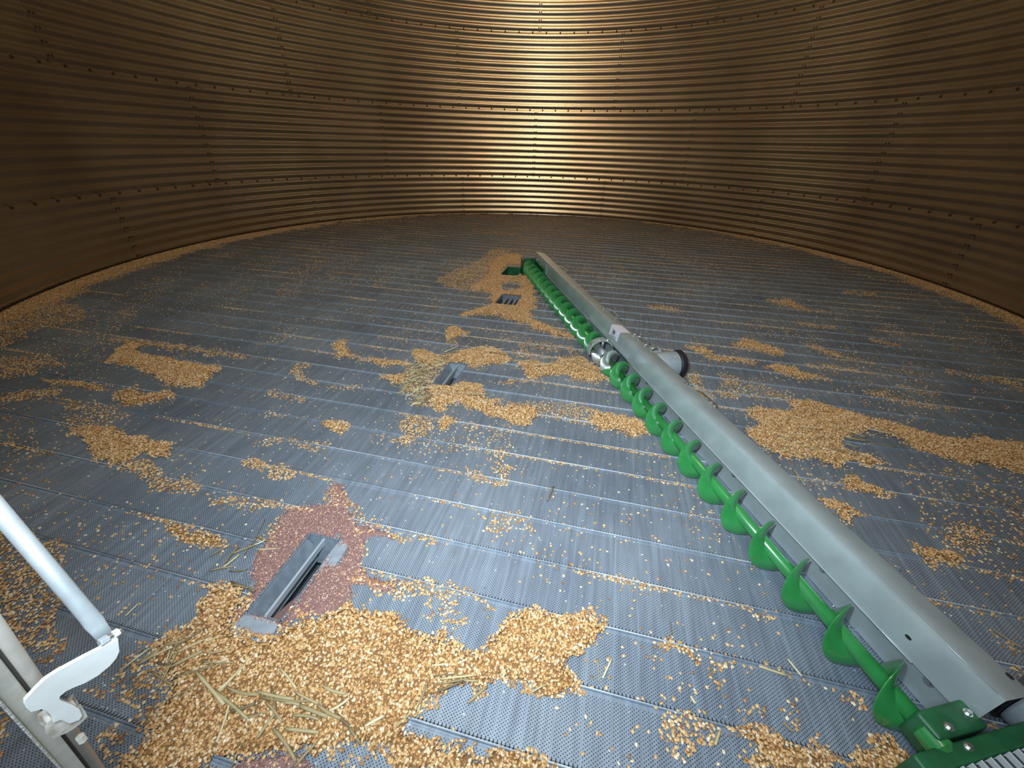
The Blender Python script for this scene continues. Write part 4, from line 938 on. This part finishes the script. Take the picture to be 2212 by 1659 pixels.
for p0, p1 in FG: straw(p0, p1, random.uniform(.0026, .0046), 'brown straw stem in the tangle on the foreground corn heap', 'straws tangled on the foreground heap', random.uniform(.006, .012), random.uniform(-.06, .06))
for p0, p1 in [((938,1467),(984,1463)),((954,1474),(1030,1465)),((1003,1476),(1034,1478)),((949,1499),(1000,1479)),((1011,1522),(1052,1487)),((935,1444),(970,1441)),((1144,1501),(1174,1487)),((922,1482),(903,1541)),((945,1485),(1015,1472))]:
    straw(p0, p1, random.uniform(.0022, .0036), 'yellow straw in the small bunch at the right end of the corn heap', 'straws bunched at the right end of the heap', random.uniform(.006, .010))
def rnd_straws(poly, n, l0, l1, r0, r1, ang, spread, label, group):
    ps = np.array(poly); c = 0
    while c < n:
        x, y = random.uniform(ps[:, 0].min(), ps[:, 0].max()), random.uniform(ps[:, 1].min(), ps[:, 1].max())
        ins = False
        for i in range(len(ps)):
            xa, ya = ps[i]; xb, yb = ps[(i+1) % len(ps)]
            if (ya > y) != (yb > y) and x < (xb-xa)*(y-ya)/(yb-ya) + xa: ins = not ins
        if not ins: continue
        a = math.radians(random.gauss(ang, spread)); L = random.uniform(l0, l1)
        P = onfloor(x, y); d = np.array([math.cos(a), math.sin(a), 0])*L/2
        if in_sump(np.array([P[0]-d[0], P[0], P[0]+d[0]]), np.array([P[1]-d[1], P[1], P[1]+d[1]]), .01).any(): continue
        e0 = project((P - d)[None]); e1 = project((P + d)[None])
        straw((e0[0][0], e0[1][0]), (e1[0][0], e1[1][0]), random.uniform(r0, r1), label, group, random.uniform(.005, .014), random.uniform(-.08, .08), random.uniform(.005, .016)); c += 1
rnd_straws([(866,845),(877,799),(902,786),(965,765),(970,785),(936,831),(922,838),(927,876),(897,878),(875,853)], 110, .04, .13, .0016, .0034, 20, 45, 'dull straw in the mat left of the second drain opening', 'straws matted round the second opening')
rnd_straws([(930,876),(1060,895),(1080,880),(1000,830),(985,838),(930,840)], 14, .05, .14, .0016, .0028, -10, 25, 'straw lying over the corn below the second drain opening', 'straws on corn below the second opening')
rnd_straws([(960,765),(1080,747),(1110,770),(1250,775),(1310,815),(1200,800),(1090,775),(990,775)], 22, .05, .16, .0018, .003, -12, 22, 'straw lying over the corn between the second opening and the auger', 'straws on corn towards the auger')
rnd_straws([(470,1190),(560,1140),(600,1150),(560,1230),(520,1290),(470,1240)], 10, .03, .09, .0014, .0026, 40, 40, 'small straw scrap on the dust left of the nearest opening', 'straw scraps left of the nearest opening')
rnd_straws([(330,1400),(470,1380),(500,1450),(420,1500),(340,1500)], 18, .04, .10, .0016, .003, 30, 40, 'dull straw in the corn right of the white bracket', 'straws right of the bracket')
rnd_straws([(1620,900),(2000,940),(1900,990),(1680,975)], 22, .05, .14, .0016, .003, -15, 30, 'straw lying on the big corn patch beyond the shield', 'straws on the patch beyond the shield')
rnd_straws([(1060,560),(1140,560),(1150,680),(1060,670)], 8, .05, .12, .0018, .003, 0, 40, 'straw on the corn round the far drain openings', 'straws round the far openings')
